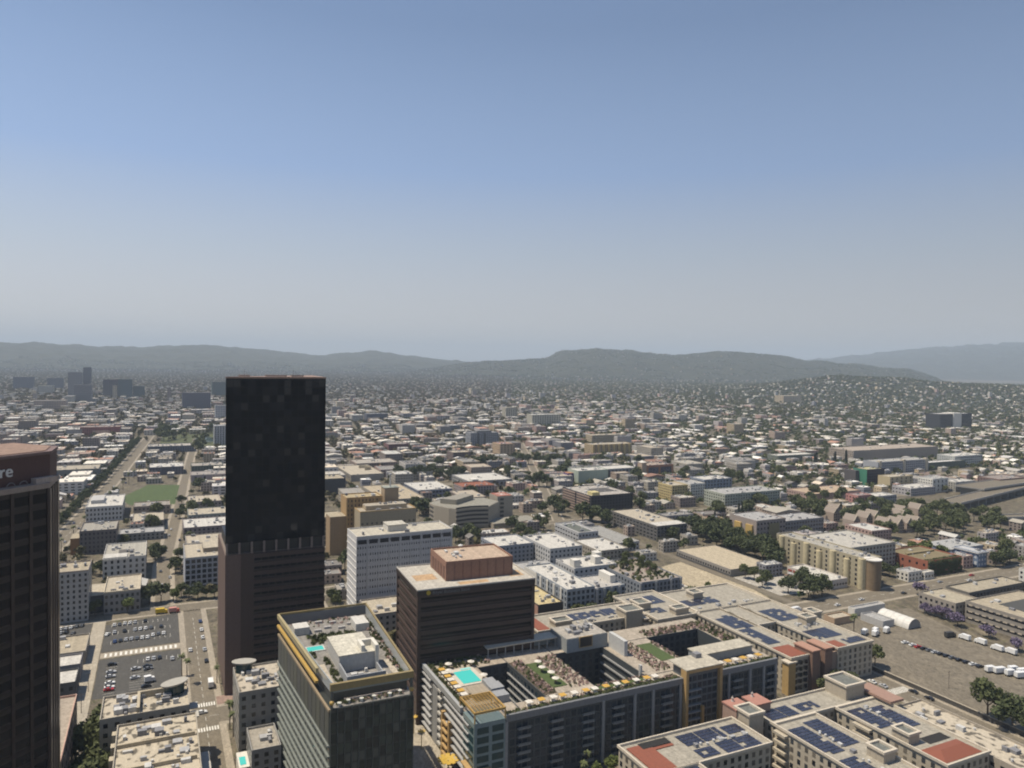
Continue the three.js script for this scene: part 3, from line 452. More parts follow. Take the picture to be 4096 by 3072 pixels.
  for (const z of [0.6, -13.4]) box(g, 'lattice_beam', -0.4, 12.2, 29.5, 30.4, z + 0.2, z - 0.2, gold); for (const x of [-0.2, 12]) box(g, 'lattice_beam', x - 0.2, x + 0.2, 29.5, 30.4, 0.4, -13.2, gold);
  box(g, 'pergola', 6, 13.5, 28.4, 28.7, -16, -24, mat(0.55, 0.46, 0.34)); for (let i = 0; i < 8; i++) box(g, 'pergola_slat', 6, 13.5, 28.7, 29, -16.2 - i, -16.7 - i, mat(0.6, 0.52, 0.4));
  // pool and terrace
  const rim = mat(0.6, 0.55, 0.47);
  box(g, 'pool_rim', X(110.4), X(122), H + 0.12, H + 0.5, Z(275), Z(291.6), rim); box(g, 'pool_water', X(112.2), X(120), H + 0.5, H + 0.62, Z(276.6), Z(288.6), mat(0.07, 0.5, 0.47, 0.06, null)); box(g, 'spa_water', X(116), X(120.6), H + 0.5, H + 0.6, Z(289.4), Z(291), mat(0.25, 0.6, 0.58, 0.08, null));
  for (const [a, b, c, d, h] of [[118, 123.6, 262, 268, 3.4], [119, 123.6, 269.5, 274, 2.6], [117.5, 123, 256, 261, 3]]) box(g, 'roof_hut', X(a), X(b), H + 0.12, H + h, Z(c), Z(d), mat(0.33, 0.34, 0.35, 0.7));
  // lawns
  for (const [a, b, c, d] of [[144.4, 151, 259.5, 284.5], [157.5, 183, 250.3, 252.6], [201.8, 209.2, 264, 283.5]]) box(g, 'roof_lawn', X(a), X(b), H + 0.12, H + 0.4, Z(c), Z(d), grassM);
  box(g, 'gravel_round', X(150), X(160), H + 0.12, H + 0.22, Z(247.4), Z(256), roofM([0.58, 0.5, 0.4])); box(g, 'planting_bed', X(138.3), X(143.8), H + 0.12, H + 0.3, Z(255), Z(289), soil);
  // long canopy and the raised grey block with a screen
  box(g, 'canopy', X(131.5), X(167), H + 4.2, H + 4.7, Z(297), Z(304.6), mat(0.6, 0.53, 0.41, 0.8)); for (let i = 0; i < 9; i++) box(g, 'canopy_post', X(132) + i * 4.25, X(132) + i * 4.25 + 0.3, H, H + 4.2, Z(297.4), Z(297.7), mat(0.5, 0.5, 0.48)); box(g, 'canopy_wall', X(133), X(166), H + 0.12, H + 4.2, Z(302), Z(302.6), mat(0.36, 0.39, 0.38));
  const grey = mat(0.33, 0.35, 0.35, 0.7); box(g, 'raised_block', X(167.2), X(189), H, H + 6.3, Z(288.6), Z(304.4), grey); box(g, 'raised_block_roof', X(167.4), X(188.8), H + 6.3, H + 6.5, Z(288.8), Z(304.2), roofM([0.5, 0.46, 0.4]));
  box(g, 'screen_frame', X(173.6), X(180.6), H + 1.6, H + 6.6, Z(288.6) + 0.35, Z(288.6), gold2); box(g, 'screen', X(174), X(180.2), H + 2, H + 6.2, Z(288.6) + 0.5, Z(288.6) + 0.35, mat(0.02, 0.018, 0.022, 0.3, null));
  box(g, 'white_mast_wall', X(189.2), X(191), 4, H + 7, Z(275), Z(288), mat(0.55, 0.55, 0.53)); box(g, 'white_mast_wall', X(186), X(186.9), 4, H + 3, Z(258), Z(259.4), mat(0.5, 0.5, 0.48));
  for (let i = 0; i < 6; i++) boxes(g, 'court_gallery', [[X(185.2), X(186), 3 + i * 3.9, 3.6 + i * 3.9, Z(255), Z(289)]], pale);
  facade(g, [X(124), Z(290)], [X(138), Z(290)], 3, 25, 4, 7, 1.8, 2, glassBlue, { mats: glasses }); facade(g, [X(161), Z(290)], [X(186), Z(290)], 3, 24, 7, 7, 1.8, 2, glassBlue, { mats: glasses }); facade(g, [X(212), Z(290)], [X(243), Z(290)], 3, 25, 9, 7, 1.8, 2, glassBlue, { mats: glasses });
  facade(g, [X(138), Z(290)], [X(138), Z(254)], 3, 25, 11, 7, 1.8, 2, glassBlue, { mats: glasses }); for (let i = 0; i < 7; i++) box(g, 'court_gallery', X(137.3), X(138), 2 + i * 3.3, 2.4 + i * 3.3, Z(255), Z(289), pale);
  roofUnits(g, 9, X(170), X(187), Z(290), Z(303), H + 6.5, 33);
  // portal frame with the pale roof behind it
  const px0 = X(198), px1 = X(217.4);
  for (const x of [px0, px1 - 1.4]) box(g, 'portal_post', x, x + 1.4, 0, 29.2, 2.6, -1, gold2); box(g, 'portal_beam', px0, px1, 29.2, 30.4, 2.6, -1, gold2); box(g, 'portal_mullion', px0 + 9, px0 + 10.2, 0, 14, 2.2, 0.9, gold2);
  box(g, 'portal_wall', px0 + 1.4, px1 - 1.4, 0, 29.2, 1, -8, mat(0.13, 0.15, 0.16, 0.5)); facade(g, [px0 + 1.6, 1], [px1 - 1.6, 1], 3, 27.5, 6, 8, 2.1, 2.1, glassBlue, { mats: glasses, proud: 0.1 });
  for (let i = 0; i < 7; i++) box(g, 'balcony', px0 + 1.6, px0 + 8.6, 2.4 + i * 3.1, 2.8 + i * 3.1, 2.1, 1, pale);
  box(g, 'pale_roof', px0, px1, 30.4, 30.8, 2.6, -10, roofM([0.6, 0.55, 0.44])); box(g, 'pale_roof', px1 - 2, X(246), H + 3.6, H + 4, Z(254.6), Z(263.6), roofM([0.6, 0.55, 0.44])); box(g, 'pavilion_wall', px1 - 1.6, X(245.6), H + 0.12, H + 3.6, Z(255), Z(263.2), mat(0.3, 0.32, 0.32)); box(g, 'roof_plant', px0 + 12, px0 + 15, 30.8, 32.6, -6, -9, unitM[2]);
  // garden planting
  shrubs(g, 13, 93, -0.6, -2.4, H + 0.4, 420, 0.85, 3, 0.05); shrubs(g, 115, 146, -0.8, -2.2, H + 0.4, 110, 0.75, 4, 0.05); shrubs(g, 1, 2.2, -14, -57, H + 0.4, 120, 0.7, 5); shrubs(g, X(138.6), X(143.6), Z(255.5), Z(289), H + 0.4, 150, 0.7, 6, 0.55); shrubs(g, X(151.5), X(160.5), Z(257), Z(289), H + 0.4, 260, 0.6, 7, 0.7);
  shrubs(g, X(193), X(201), Z(256), Z(289), H + 0.4, 220, 0.6, 8, 0.6); shrubs(g, X(161), X(186), Z(253), Z(253.8), H + 0.4, 90, 0.6, 9, 0.6); shrubs(g, X(213), X(250), Z(290.5), Z(297), H + 0.4, 280, 0.8, 10, 0.5); shrubs(g, X(244), X(250), Z(264), Z(290), H + 0.5, 160, 0.9, 11, 0.2); shrubs(g, X(124), X(137), Z(255), Z(289), 1, 120, 1.6, 12); shrubs(g, X(213), X(242), Z(256), Z(289), 1, 160, 2, 13, 0.45); shrubs(g, X(105), X(131), Z(292.5), Z(303), H + 0.4, 150, 0.9, 14, 0.15); shrubs(g, X(209.6), X(212), Z(264), Z(284), H + 0.4, 60, 0.6, 15, 0.7); shrubs(g, X(151), X(197), Z(247.6), Z(250), H + 0.3, 190, 0.5, 16, 0.6);
  footprints.push([100, 254, 240, 306, 28]);
}
// roof furniture of the garden block and the apartment tower
{
  const white = mat(0.72, 0.68, 0.6, 0.85), amber = mat(0.6, 0.36, 0.07, 0.85), wood = mat(0.3, 0.2, 0.12, 0.8);
  const daybed = (colour, word, label, s, t, y, group, k) => { const g = thing(`${word}_daybed`, label, 'daybed', s, t, { y, group }); box(g, 'canopy', -1.3, 1.3, 1.9, 2.1, 1.3, -1.3, colour); box(g, 'mattress', -1.1, 1.1, 0.25, 0.5, 1.1, -1.1, white); box(g, 'base', -1.15, 1.15, 0, 0.25, 1.15, -1.15, wood); for (const x of [-1.2, 1.2]) for (const z of [-1.2, 1.2]) box(g, 'post', x - 0.05, x + 0.05, 0.25, 1.9, z + 0.05, z - 0.05, wood); return g; };
  for (let i = 0; i < 13; i++) { const w = i % 2, s = 128 + i * 4.9 + (i % 3) * 0.4; daybed(w ? amber : white, w ? 'amber' : 'white', `${w ? 'amber' : 'white'} canopied daybed, ${nth[i]} from the left along the roof garden's front edge`, s, 248.9, 26.12, w ? 'amber daybeds on the roof edge' : 'white daybeds on the roof edge'); }
  for (let i = 0; i < 6; i++) { const w = i % 2; daybed(w ? amber : white, w ? 'amber' : 'white', `${w ? 'amber' : 'white'} canopied daybed, ${nth[i]} from the left on the terrace beyond the gilded portal`, 221.5 + i * 4.4, 248.9, 26.12, w ? 'amber daybeds beyond the portal' : 'white daybeds beyond the portal'); }
  for (let i = 0; i < 8; i++) { const w = i % 2; daybed(w ? amber : white, w ? 'amber' : 'white', `${w ? 'amber' : 'white'} canopied daybed, ${nth[i]} from the near end of the file beside the roof pool`, 107.6, 265 + i * 3.6, 26.12, w ? 'amber daybeds by the roof pool' : 'white daybeds by the roof pool'); }
  const parasol = (label, s, t, y, group) => { const g = thing('parasol', label, 'parasol', s, t, { y, group }); part(g, 'canopy', new THREE.ConeGeometry(1.6, 0.7, 10), white, 0, 2.6, 0); part(g, 'pole', new THREE.CylinderGeometry(0.05, 0.05, 2.4, 6), wood, 0, 1.2, 0); part(g, 'table', new THREE.CylinderGeometry(0.7, 0.7, 0.08, 12), wood, 0, 0.75, 0); };
  for (let i = 0; i < 4; i++) parasol(`white parasol, ${nth[i]} from the near end of the narrow roof lawn`, 147 + (i % 2) * 1.2, 262.5 + i * 6, 26.4, 'parasols on the roof lawn');
  for (const [s, t] of [[112, 294], [109.8, 287.6], [121.8, 292.5], [121.6, 278]]) parasol('white parasol beside the turquoise roof pool of the garden block', s, t, 26.12, 'parasols by the roof pool');
}
// ------------------------------------------------------------------ solar-roofed apartment blocks
const panelGeo = boxGeo(1.92, 0.06, 1.72), panelM = [mat(0.03, 0.034, 0.058, 0.22, null), mat(0.038, 0.042, 0.068, 0.25, null), mat(0.025, 0.029, 0.05, 0.2, null)], rackM = mat(0.5, 0.5, 0.48, 0.6);
function solar(g, x0, z0, nx, nz, y, skip = 0.04, seed = 1) { const R = rng(seed); for (let j = 0; j < nz; j++) for (let i = 0; i < nx; i++) if (R() > skip) piece(g, 'solar_panel', panelGeo, panelM[Math.floor(R() * 3)], x0 + i * 2.04 + (Math.floor(i / 4) * 0.35) + 1, y + 0.3, z0 - j * 2.02 - 1); }
const redTile = mat(0.26, 0.085, 0.05, 0.9, texWall), stucco = [0.5, 0.44, 0.34], apRoof = roofM([0.46, 0.42, 0.34]), rimM = mat(0.62, 0.55, 0.44);
const flatGlass = [glassDark, glassGrey, mat(0.09, 0.08, 0.065, 0.4, null), mat(0.16, 0.14, 0.11, 0.6, null)];
function wing(g, x0, x1, z0, z1, h, { win = true, skipFront = false } = {}) {
  box(g, 'wall', x0, x1, 0, h, z0, z1, wallM(stucco)); roofTop(g, x0 - 0.5, x1 + 0.5, z0 + 0.5, z1 - 0.5, h, apRoof, { par: 1, parM: rimM, th: 0.6 });
  if (win) { const f = 5; if (!skipFront) facade(g, [x0, z0], [x1, z0], 1, h - 0.6, Math.max(2, Math.round((x1 - x0) / 3.4)), f, 1.5, 1.9, glassDark, { mats: flatGlass }); facade(g, [x0, z1], [x0, z0], 1, h - 0.6, Math.max(2, Math.round((z0 - z1) / 3.6)), f, 1.5, 1.9, glassDark, { mats: flatGlass }); }
}
const lightTower = (g, x, z, w, d, y0, h) => { box(g, 'stair_tower', x, x + w, y0, h, z, z - d, wallM([0.46, 0.4, 0.31])); boxes(g, 'tower_rim', [[x - 0.5, x + w + 0.5, h, h + 0.9, z + 0.5, z - 0.5], [x - 0.5, x + w + 0.5, h, h + 0.9, z - d + 0.5, z - d - 0.5], [x - 0.5, x + 0.5, h, h + 0.9, z - 0.5, z - d + 0.5], [x + w - 0.5, x + w + 0.5, h, h + 0.9, z - 0.5, z - d + 0.5]], rimM); box(g, 'tower_roof', x + 0.5, x + w - 0.5, h, h + 0.1, z - 0.5, z - d + 0.5, roofM([0.2, 0.21, 0.19])); };
{
  const s0 = 152, t0 = 224.5, g = thing('solar_apartments', 'cream apartment block with solar panels, red tiled corners and courtyards at the bottom edge', 'building', s0, t0), h = 17, X = (s) => s - s0, Z = (t) => t0 - t;
  wing(g, X(152.5), X(206), Z(203), Z(224), h); wing(g, X(152.5), X(171.5), Z(160), Z(202.4), h, { skipFront: true }); wing(g, X(218), X(240), Z(150), Z(213), h, { skipFront: true }); wing(g, X(218), X(276), Z(214), Z(228), h); wing(g, X(252), X(275.5), Z(165.5), Z(213), h);
  box(g, 'tiled_roof', X(154.2), X(163.5), h + 0.1, h + 0.5, Z(163), Z(221.6), redTile); box(g, 'well_shade_sheet', X(159.5), X(172), h + 0.52, h + 0.6, Z(218.5), Z(222.4), mat(0.015, 0.014, 0.013, 0.9, null)); box(g, 'tiled_roof', X(163.5), X(172), h + 0.1, h + 0.42, Z(216.8), Z(218.3), redTile);  // flat black sheet on the roof, a well's shade painted as colour
  { const hip = (x0, x1, z0, z1, y, r) => { const m = [[x0, y, z0], [x1, y, z0], [x1, y, z1], [x0, y, z1], [x0 + 4, y + r, (z0 + z1) / 2], [x1 - 4, y + r, (z0 + z1) / 2]], f = [[0, 1, 5], [0, 5, 4], [1, 2, 5], [2, 3, 4], [2, 4, 5], [3, 0, 4]], pos = []; f.forEach((q) => q.forEach((k) => pos.push(...m[k]))); const b = new THREE.BufferGeometry(); b.setAttribute('position', new THREE.Float32BufferAttribute(pos, 3)); b.setAttribute('uv', new THREE.Float32BufferAttribute(pos.map((_, i) => 0).slice(0, pos.length / 3 * 2), 2)); b.computeVertexNormals(); part(g, 'tiled_roof', b, redTile); };
    hip(X(253.5), X(274), Z(167), Z(177), h + 0.15, 1.7); hip(X(219.5), X(238), Z(151), Z(167), h + 0.15, 1.7); }
  box(g, 'well_shade_sheet', X(261), X(273), h + 0.1, h + 0.16, Z(178.4), Z(183), mat(0.015, 0.014, 0.013, 0.9, null));  // another flat sheet with the shade of a well in its black
  lightTower(g, X(208), Z(216.5), 7.5, 8, 0, 21); lightTower(g, X(262), Z(217), 11, 11, 0, 22.6); lightTower(g, X(252.5), Z(181), 6, 7, h, 20.6); lightTower(g, X(232.5), Z(176), 6.2, 7, h, 20.6);
  for (const [s, w] of [[207.5, 7.6], [218, 7.6]]) { box(g, 'pink_tower', X(s), X(s) + w, 0, 20.4, Z(223), Z(231), mat(0.4, 0.27, 0.21)); box(g, 'pink_cap', X(s) - 0.3, X(s) + w + 0.3, 20.4, 21, Z(222.7), Z(231.3), mat(0.42, 0.21, 0.16)); part(g, 'finial', new THREE.LatheGeometry([[0, 2.4], [0.12, 1.9], [0.5, 1.5], [0.55, 1.1], [0.25, 0.8], [0.6, 0.4], [0.7, 0]].map((p) => new THREE.Vector2(...p)), 10), mat(0.5, 0.44, 0.4), X(s) + w / 2, 21, Z(229.5)); }
  box(g, 'shade_beam', X(274), X(282), 18.4, 19.4, Z(205), Z(222), mat(0.35, 0.22, 0.17)); box(g, 'low_wing', X(276.2), X(282), 0, 15, Z(205), Z(226), wallM(CONC));
  solar(g, X(176), Z(213.8), 9, 4, h, 0.03, 1); solar(g, X(186.6), Z(204), 8, 4, h, 0.03, 2); solar(g, X(196.5), Z(214.6), 4, 3, h, 0.1, 3); solar(g, X(164.6), Z(186), 3, 9, h, 0.05, 4); solar(g, X(176), Z(205), 4, 3, h, 0.1, 12);
  solar(g, X(220), Z(216), 7, 4, h, 0.05, 5); solar(g, X(237), Z(217), 5, 3, h, 0.2, 6); solar(g, X(219.4), Z(188), 4, 10, h, 0.06, 7); solar(g, X(229.5), Z(190), 4, 10, h, 0.06, 8); solar(g, X(219.4), Z(166), 4, 9, h, 0.05, 9); solar(g, X(254), Z(194), 4, 8, h, 0.06, 10); solar(g, X(264), Z(190), 4, 9, h, 0.06, 11);
  roofUnits(g, 14, X(174), X(205), Z(211), Z(214), h + 0.1, 12, 0.7); roofUnits(g, 12, X(227.5), X(230), Z(168), Z(212), h + 0.1, 13, 0.6); roofUnits(g, 10, X(262), X(264.5), Z(186), Z(212), h + 0.1, 14, 0.6);
  for (let i = 0; i < 5; i++) { box(g, 'balcony', X(216), X(218), 2 + i * 3.3, 3 + i * 3.3, Z(206), Z(212), wallM(stucco)); box(g, 'balcony', X(250), X(252), 2 + i * 3.3, 3 + i * 3.3, Z(196), Z(204), wallM(stucco)); box(g, 'balcony', X(151), X(152.5), 2 + i * 3.3, 3 + i * 3.3, Z(196), Z(206), wallM(stucco)); }
  shrubs(g, X(241), X(250), Z(165), Z(212), 0.8, 130, 1.6, 31, 0.1); shrubs(g, X(173), X(215), Z(170), Z(201), 0.8, 220, 1.6, 32, 0.05);
  footprints.push([150, 284, 140, 232, 20]);
}
building('stained_roof_building', 'long low building with a stained beige roof beside the solar apartments', 'building', 276.5, 130, 19.5, 77, 15, [0.4, 0.35, 0.28], [0.52, 0.455, 0.35], { units: 22, front: null, right: null, stained: true });
{
  const s0 = 178, t0 = 257, g = thing('solar_apartments', 'cream apartment block with solar panels and red roof corners behind the garden block', 'building', s0, t0), h = 17, X = (s) => s - s0, Z = (t) => t0 - t;
  wing(g, X(178.5), X(246), Z(338), Z(361), h); wing(g, X(247.5), X(276), Z(328), Z(372), h, {}); wing(g, X(277), X(330), Z(330), Z(366), h); wing(g, X(274.5), X(292), Z(259), Z(329.4), h); wing(g, X(306), X(331), Z(259), Z(329.4), h); wing(g, X(292.4), X(305.6), Z(300), Z(329.4), h);
  for (const [a, b, c, d] of [[275.8, 287, 260.4, 273], [303, 314, 260.4, 268], [180, 186.5, 339.5, 359]]) box(g, 'tiled_roof', X(a), X(b), h + 0.1, h + 0.5, Z(c), Z(d), redTile);
  for (const s of [286, 294.5]) { box(g, 'brown_tower', X(s), X(s) + 5, 0, 19.6, Z(256.6), Z(268), mat(0.24, 0.15, 0.11)); box(g, 'tower_cap', X(s) - 0.4, X(s) + 5.4, 19.6, 20.2, Z(256.2), Z(268.4), mat(0.42, 0.24, 0.17)); }
  box(g, 'ochre_wing', X(272), X(276.5), 0, 15.5, Z(258), Z(262), mat(0.5, 0.34, 0.14)); box(g, 'ochre_ledge', X(271.4), X(277), 15.5, 16.2, Z(257.4), Z(262.4), rimM);
  box(g, 'front_wall', X(291), X(306), 0, 16, Z(259.4), Z(262), mat(0.34, 0.25, 0.19)); facade(g, [X(276), Z(258.9)], [X(286), Z(258.9)], 1, 16, 3, 5, 1.8, 2, glassDark, { proud: 0.2 });
  for (const [x, z, w, d, hh] of [[X(232), Z(336), 11, 10, 21], [X(247), Z(345), 8, 9, 20.6], [X(318), Z(290), 7, 6, 20.6], [X(330), Z(296), 6, 7, 20], [X(290), Z(350), 7, 7, 20], [X(190), Z(340), 10, 7, 19.6], [X(262), Z(331), 9, 6, 20]]) lightTower(g, x, z, w, d, 0, hh);
  for (let i = 0; i < 5; i++) boxes(g, 'step_ledge', [[X(247) - 4, X(247) - 0.5, 4 + i * 3, 4.8 + i * 3, Z(334), Z(340)]], rimM);
  solar(g, X(201), Z(346), 16, 5, h, 0.12, 21); solar(g, X(252), Z(352), 9, 7, h, 0.1, 22); solar(g, X(251), Z(338), 5, 4, h, 0.15, 23); solar(g, X(279), Z(340), 11, 5, h, 0.12, 24); solar(g, X(278), Z(277), 4, 20, h, 0.1, 25); solar(g, X(284.5), Z(300), 3, 10, h, 0.15, 26); solar(g, X(308), Z(272), 8, 6, h, 0.08, 27); solar(g, X(310), Z(300), 7, 9, h, 0.12, 28); solar(g, X(318), Z(262), 6, 3, h, 0.1, 29);
  roofUnits(g, 14, X(200), X(244), Z(340), Z(345), h + 0.1, 44, 0.8); roofUnits(g, 10, X(278), X(326), Z(332), Z(338), h + 0.1, 45, 0.8); roofUnits(g, 8, X(308), X(328), Z(284), Z(298), h + 0.1, 46, 0.8);
  shrubs(g, X(293), X(305.5), Z(269), Z(299), 1, 90, 2.4, 47, 0.05);
  footprints.push([176, 340, 254, 376, 20]);
}
// ------------------------------------------------------------------ buildings one can pick out further back
const GREENROOF = [0.2, 0.21, 0.12], MINT = [0.4, 0.46, 0.38], BLUEG = [0.22, 0.25, 0.3], LGREY = [0.48, 0.47, 0.45], YEL = [0.58, 0.44, 0.2], BEIGE = [0.46, 0.39, 0.3];
const b = (name, label, s, t, w, d, h, wall, roof, o) => building(name, label, 'building', s, t, w, d, h, wall, roof, o);
// left of the parking street
{
  const g = b('warehouse', 'low building with a pink parapet and pipes along its roof at the bottom corner', -54, 262, 25, 69, 24.6, [0.2, 0.16, 0.15], [0.5, 0.42, 0.33], { par: [0.55, 0.36, 0.28], right: [12, 5, 2, 2], front: null, left: null });
  for (let i = 0; i < 4; i++) box(g, 'roof_pipe', 15 + i * 1.5, 15.5 + i * 1.5, 24.9, 25.4, -8, -60, unitM[0]);
}
b('shed', 'low shed with a bright white roof and blue tarpaulin beside the alley', -60, 409, 25.5, 15, 8, [0.28, 0.27, 0.27], WHITE, { right: null, units: 0 });
b('shed', 'low shed with a cream roof and dark front wall beside the alley', -60, 387, 25.5, 17, 8, [0.1, 0.105, 0.11], WHITE, { right: null, units: 2 });
b('shed', 'low beige roof with small boxes between white sheds and parked cars', -60, 432, 26, 27, 6, CONC, SAND, { units: 7 });
{ const g = b('leaf_roof_building', 'cream building with a leaf-shaped roof canopy at the car park corner', -19.5, 303, 30, 20, 25, [0.42, 0.38, 0.31], [0.5, 0.44, 0.34], { stained: true, units: 26, right: [5, 7, 1.6, 1.8] });
  const leaf = new THREE.CylinderGeometry(5.4, 5.2, 0.6, 28).scale(1, 1, 0.62).rotateY(0.5); part(g, 'leaf_canopy', leaf, mat(0.42, 0.4, 0.35, 0.8), 25, 29.6, -14); part(g, 'glass_drum', new THREE.CylinderGeometry(3.6, 3.6, 4, 20).scale(1, 1, 0.62), glassTeal, 25, 27.4, -14);
  boxes(g, 'roof_wall', [[12, 13, 25.1, 27.6, -1, -16], [13, 22, 25.1, 27.6, -15, -16]], wallM(SAND)); for (let i = 0; i < 2; i++) box(g, 'awning', 30, 33.5, 19, 19.4, -3 - i * 8, -8.5 - i * 8, mat(0.52, 0.5, 0.45)); }
{ const g = b('terraced_building', 'cream flat-roofed building with notched edge at the bottom of the picture', -13.5, 232, 26, 64, 25, [0.42, 0.38, 0.31], [0.53, 0.465, 0.355], { stained: true, units: 44, right: [14, 7, 1.6, 1.8], left: [12, 7, 1.5, 1.8] });
  for (let i = 0; i < 7; i++) box(g, 'notch_pier', -1.3, 0, 0, 26, -2 - i * 9, -5 - i * 9, wallM(SAND)); boxes(g, 'roof_wall', [[0.6, 25, 25.1, 26.4, -30, -30.6], [0.6, 25, 25.1, 26.4, -47, -47.6]], wallM(SAND)); for (let i = 0; i < 3; i++) box(g, 'awning', 26, 29.6, 19 - i, 19.4 - i, -24 - i * 9, -31 - i * 9, mat(0.52, 0.5, 0.45)); }
{ const g = b('leaf_roof_building', 'cream building with a leaf-shaped roof canopy below the black tower', 28.5, 306, 18.5, 26.5, 25, [0.36, 0.34, 0.3], [0.5, 0.44, 0.35], { stained: true, units: 18 });
  part(g, 'leaf_canopy', new THREE.CylinderGeometry(5, 4.8, 0.6, 28).scale(1, 1, 0.62).rotateY(-0.3), mat(0.42, 0.4, 0.35, 0.8), 4, 29.4, -22); part(g, 'glass_drum', new THREE.CylinderGeometry(3.4, 3.4, 4, 20).scale(1, 1, 0.6), glassTeal, 4, 27.2, -22); }
{ const g = b('low_block', 'low grey building with a small roof pool next to the gilded tower', 31, 284, 10.5, 18.5, 12, [0.34, 0.33, 0.31], [0.46, 0.42, 0.35], { units: 5 }); box(g, 'pool_deck', -4, -0.1, 0, 5, -4, -16, wallM(WHITE)); box(g, 'pool_water', -3.4, -1.2, 5, 5.12, -6, -12, mat(0.08, 0.5, 0.48, 0.08, null)); }
// beyond the cross street
b('hotel', 'grey old hotel with a grid of dark windows beside the brown tower', -62, 503, 24, 24, 29.6, [0.45, 0.43, 0.4], SAND, { front: [8, 9, 1.2, 1.7], par: [0.36, 0.31, 0.27], right: [6, 8, 1.2, 1.7] });
{ const g = b('walk_up', 'cream-roofed four-storey block behind the parked cars and street trees', -30.5, 510, 20, 36, 13, [0.3, 0.29, 0.28], CREAM, { front: [7, 3, 1.4, 1.9], par: CREAM }); box(g, 'side_wing', -9, -0.1, 0, 10, -8, -34, wallM([0.16, 0.16, 0.17])); box(g, 'side_wing_roof', -9, -0.1, 10, 10.2, -8, -34, roofM(CREAM)); }
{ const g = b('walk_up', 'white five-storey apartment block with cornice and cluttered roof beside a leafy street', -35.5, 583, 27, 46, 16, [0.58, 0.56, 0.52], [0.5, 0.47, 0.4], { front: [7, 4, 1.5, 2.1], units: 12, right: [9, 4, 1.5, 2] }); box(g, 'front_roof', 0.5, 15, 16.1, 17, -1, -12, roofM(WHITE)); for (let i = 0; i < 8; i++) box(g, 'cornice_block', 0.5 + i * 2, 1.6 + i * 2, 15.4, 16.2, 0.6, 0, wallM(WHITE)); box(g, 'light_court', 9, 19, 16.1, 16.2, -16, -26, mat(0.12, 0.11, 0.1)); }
{ const g = b('brick_block', 'wide grey-brown block with an orange mural wall beside the long avenue', -57, 672, 26, 36, 18, [0.15, 0.13, 0.125], [0.42, 0.39, 0.33], { front: [9, 5, 1.2, 1.8], units: 14 }); box(g, 'mural_wall', -6.5, -0.05, 0, 13, -2, -20, mat(0.3, 0.15, 0.055)); box(g, 'mural_wing_roof', -6.5, -0.05, 13, 13.2, -2, -20, roofM(SAND)); }
{ const g = b('walk_up', 'bright white block with tall window pairs in front of the sports field', -63, 803, 31, 64, 13.5, [0.62, 0.6, 0.57], WHITE, { front: [10, 3, 1.5, 2.2], right: [12, 3, 1.5, 2] }); box(g, 'roof_house', 3, 14, 13.6, 17, -20, -50, wallM(LGREY)); }
b('school_hall', 'brown-grey building with planted roof at the corner of the sports field', -23, 820, 33, 26, 8, [0.36, 0.28, 0.22], [0.4, 0.36, 0.31], {});
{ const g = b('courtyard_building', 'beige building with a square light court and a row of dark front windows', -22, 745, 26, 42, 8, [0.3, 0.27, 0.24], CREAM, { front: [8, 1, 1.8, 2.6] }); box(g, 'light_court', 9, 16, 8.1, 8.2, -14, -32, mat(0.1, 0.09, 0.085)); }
b('low_block', 'low building with long pale roof strips beside the leafy side street', -31, 706, 35, 22, 6, [0.27, 0.27, 0.26], LGREY, { units: 9 });
{ const g = b('office_block', 'dark grid-window office with pale frames and a cream roof beside the black tower', 15.8, 540, 24, 42, 22, [0.4, 0.41, 0.44], CREAM, { front: [7, 6, 2.4, 2.4], left: null, right: null, units: 6, par: LGREY }); box(g, 'roof_pavilion', 12, 23, 22.1, 25, -14, -34, wallM([0.28, 0.24, 0.19])); box(g, 'roof_pavilion_roof', 12, 23, 25, 25.2, -14, -34, roofM(CREAM)); box(g, 'base_arcade', 0.5, 23.5, 0, 2.6, 0.25, 0, mat(0.03, 0.03, 0.03, 0.5, null)); }
b('walk_up', 'cream-roofed block with a pale blue edge left of the black tower', 19, 622, 34, 34, 12, [0.33, 0.3, 0.28], CREAM, { units: 9 });
b('walk_up', 'white-roofed pair with a dark slot left of the black tower', 19, 693, 40, 40, 10, [0.26, 0.22, 0.22], WHITE, { units: 14 });
b('walk_up', 'pale roofed block with a grey-green side above the leafy street', 25, 758, 40, 34, 8, [0.34, 0.36, 0.33], CREAM, { units: 9 });
b('walk_up', 'pale scalloped-front block opposite the sports field', 27, 826, 32, 40, 8, [0.36, 0.31, 0.28], CREAM, { units: 8 });
b('walk_up', 'pinkish-grey block with vertical slots beyond the sports field', 36, 1002, 42, 34, 10, [0.36, 0.31, 0.3], [0.42, 0.38, 0.34], { front: [4, 1, 2.4, 7] });
b('walk_up', 'block with a dark green front below the park', 40, 1094, 40, 34, 9, [0.12, 0.15, 0.12], [0.46, 0.42, 0.36], {});
{ const g = b('courtyard_building', 'white stepped roof with a front notch in the blocks by the long avenue', -12, 1090, 42, 44, 10, [0.15, 0.15, 0.18], WHITE, { units: 16 }); box(g, 'front_notch', 15, 27, 0, 10.2, 0.2, -6, mat(0.1, 0.1, 0.12)); }
b('slab_block', 'long pale block with a dark blue front below the park', -17, 1345, 70, 40, 10, [0.13, 0.15, 0.19], [0.54, 0.5, 0.43], { units: 20 });
b('big_hall', 'large dark green-grey hall with cream roof beyond the long avenue', -130, 1080, 60, 46, 13, [0.2, 0.21, 0.19], [0.5, 0.44, 0.34], { front: [9, 1, 2, 4], units: 10 });
b('red_block', 'maroon block in the far streets above the brown tower', -139, 1655, 69, 34, 18, [0.3, 0.1, 0.1], [0.42, 0.35, 0.3], {});
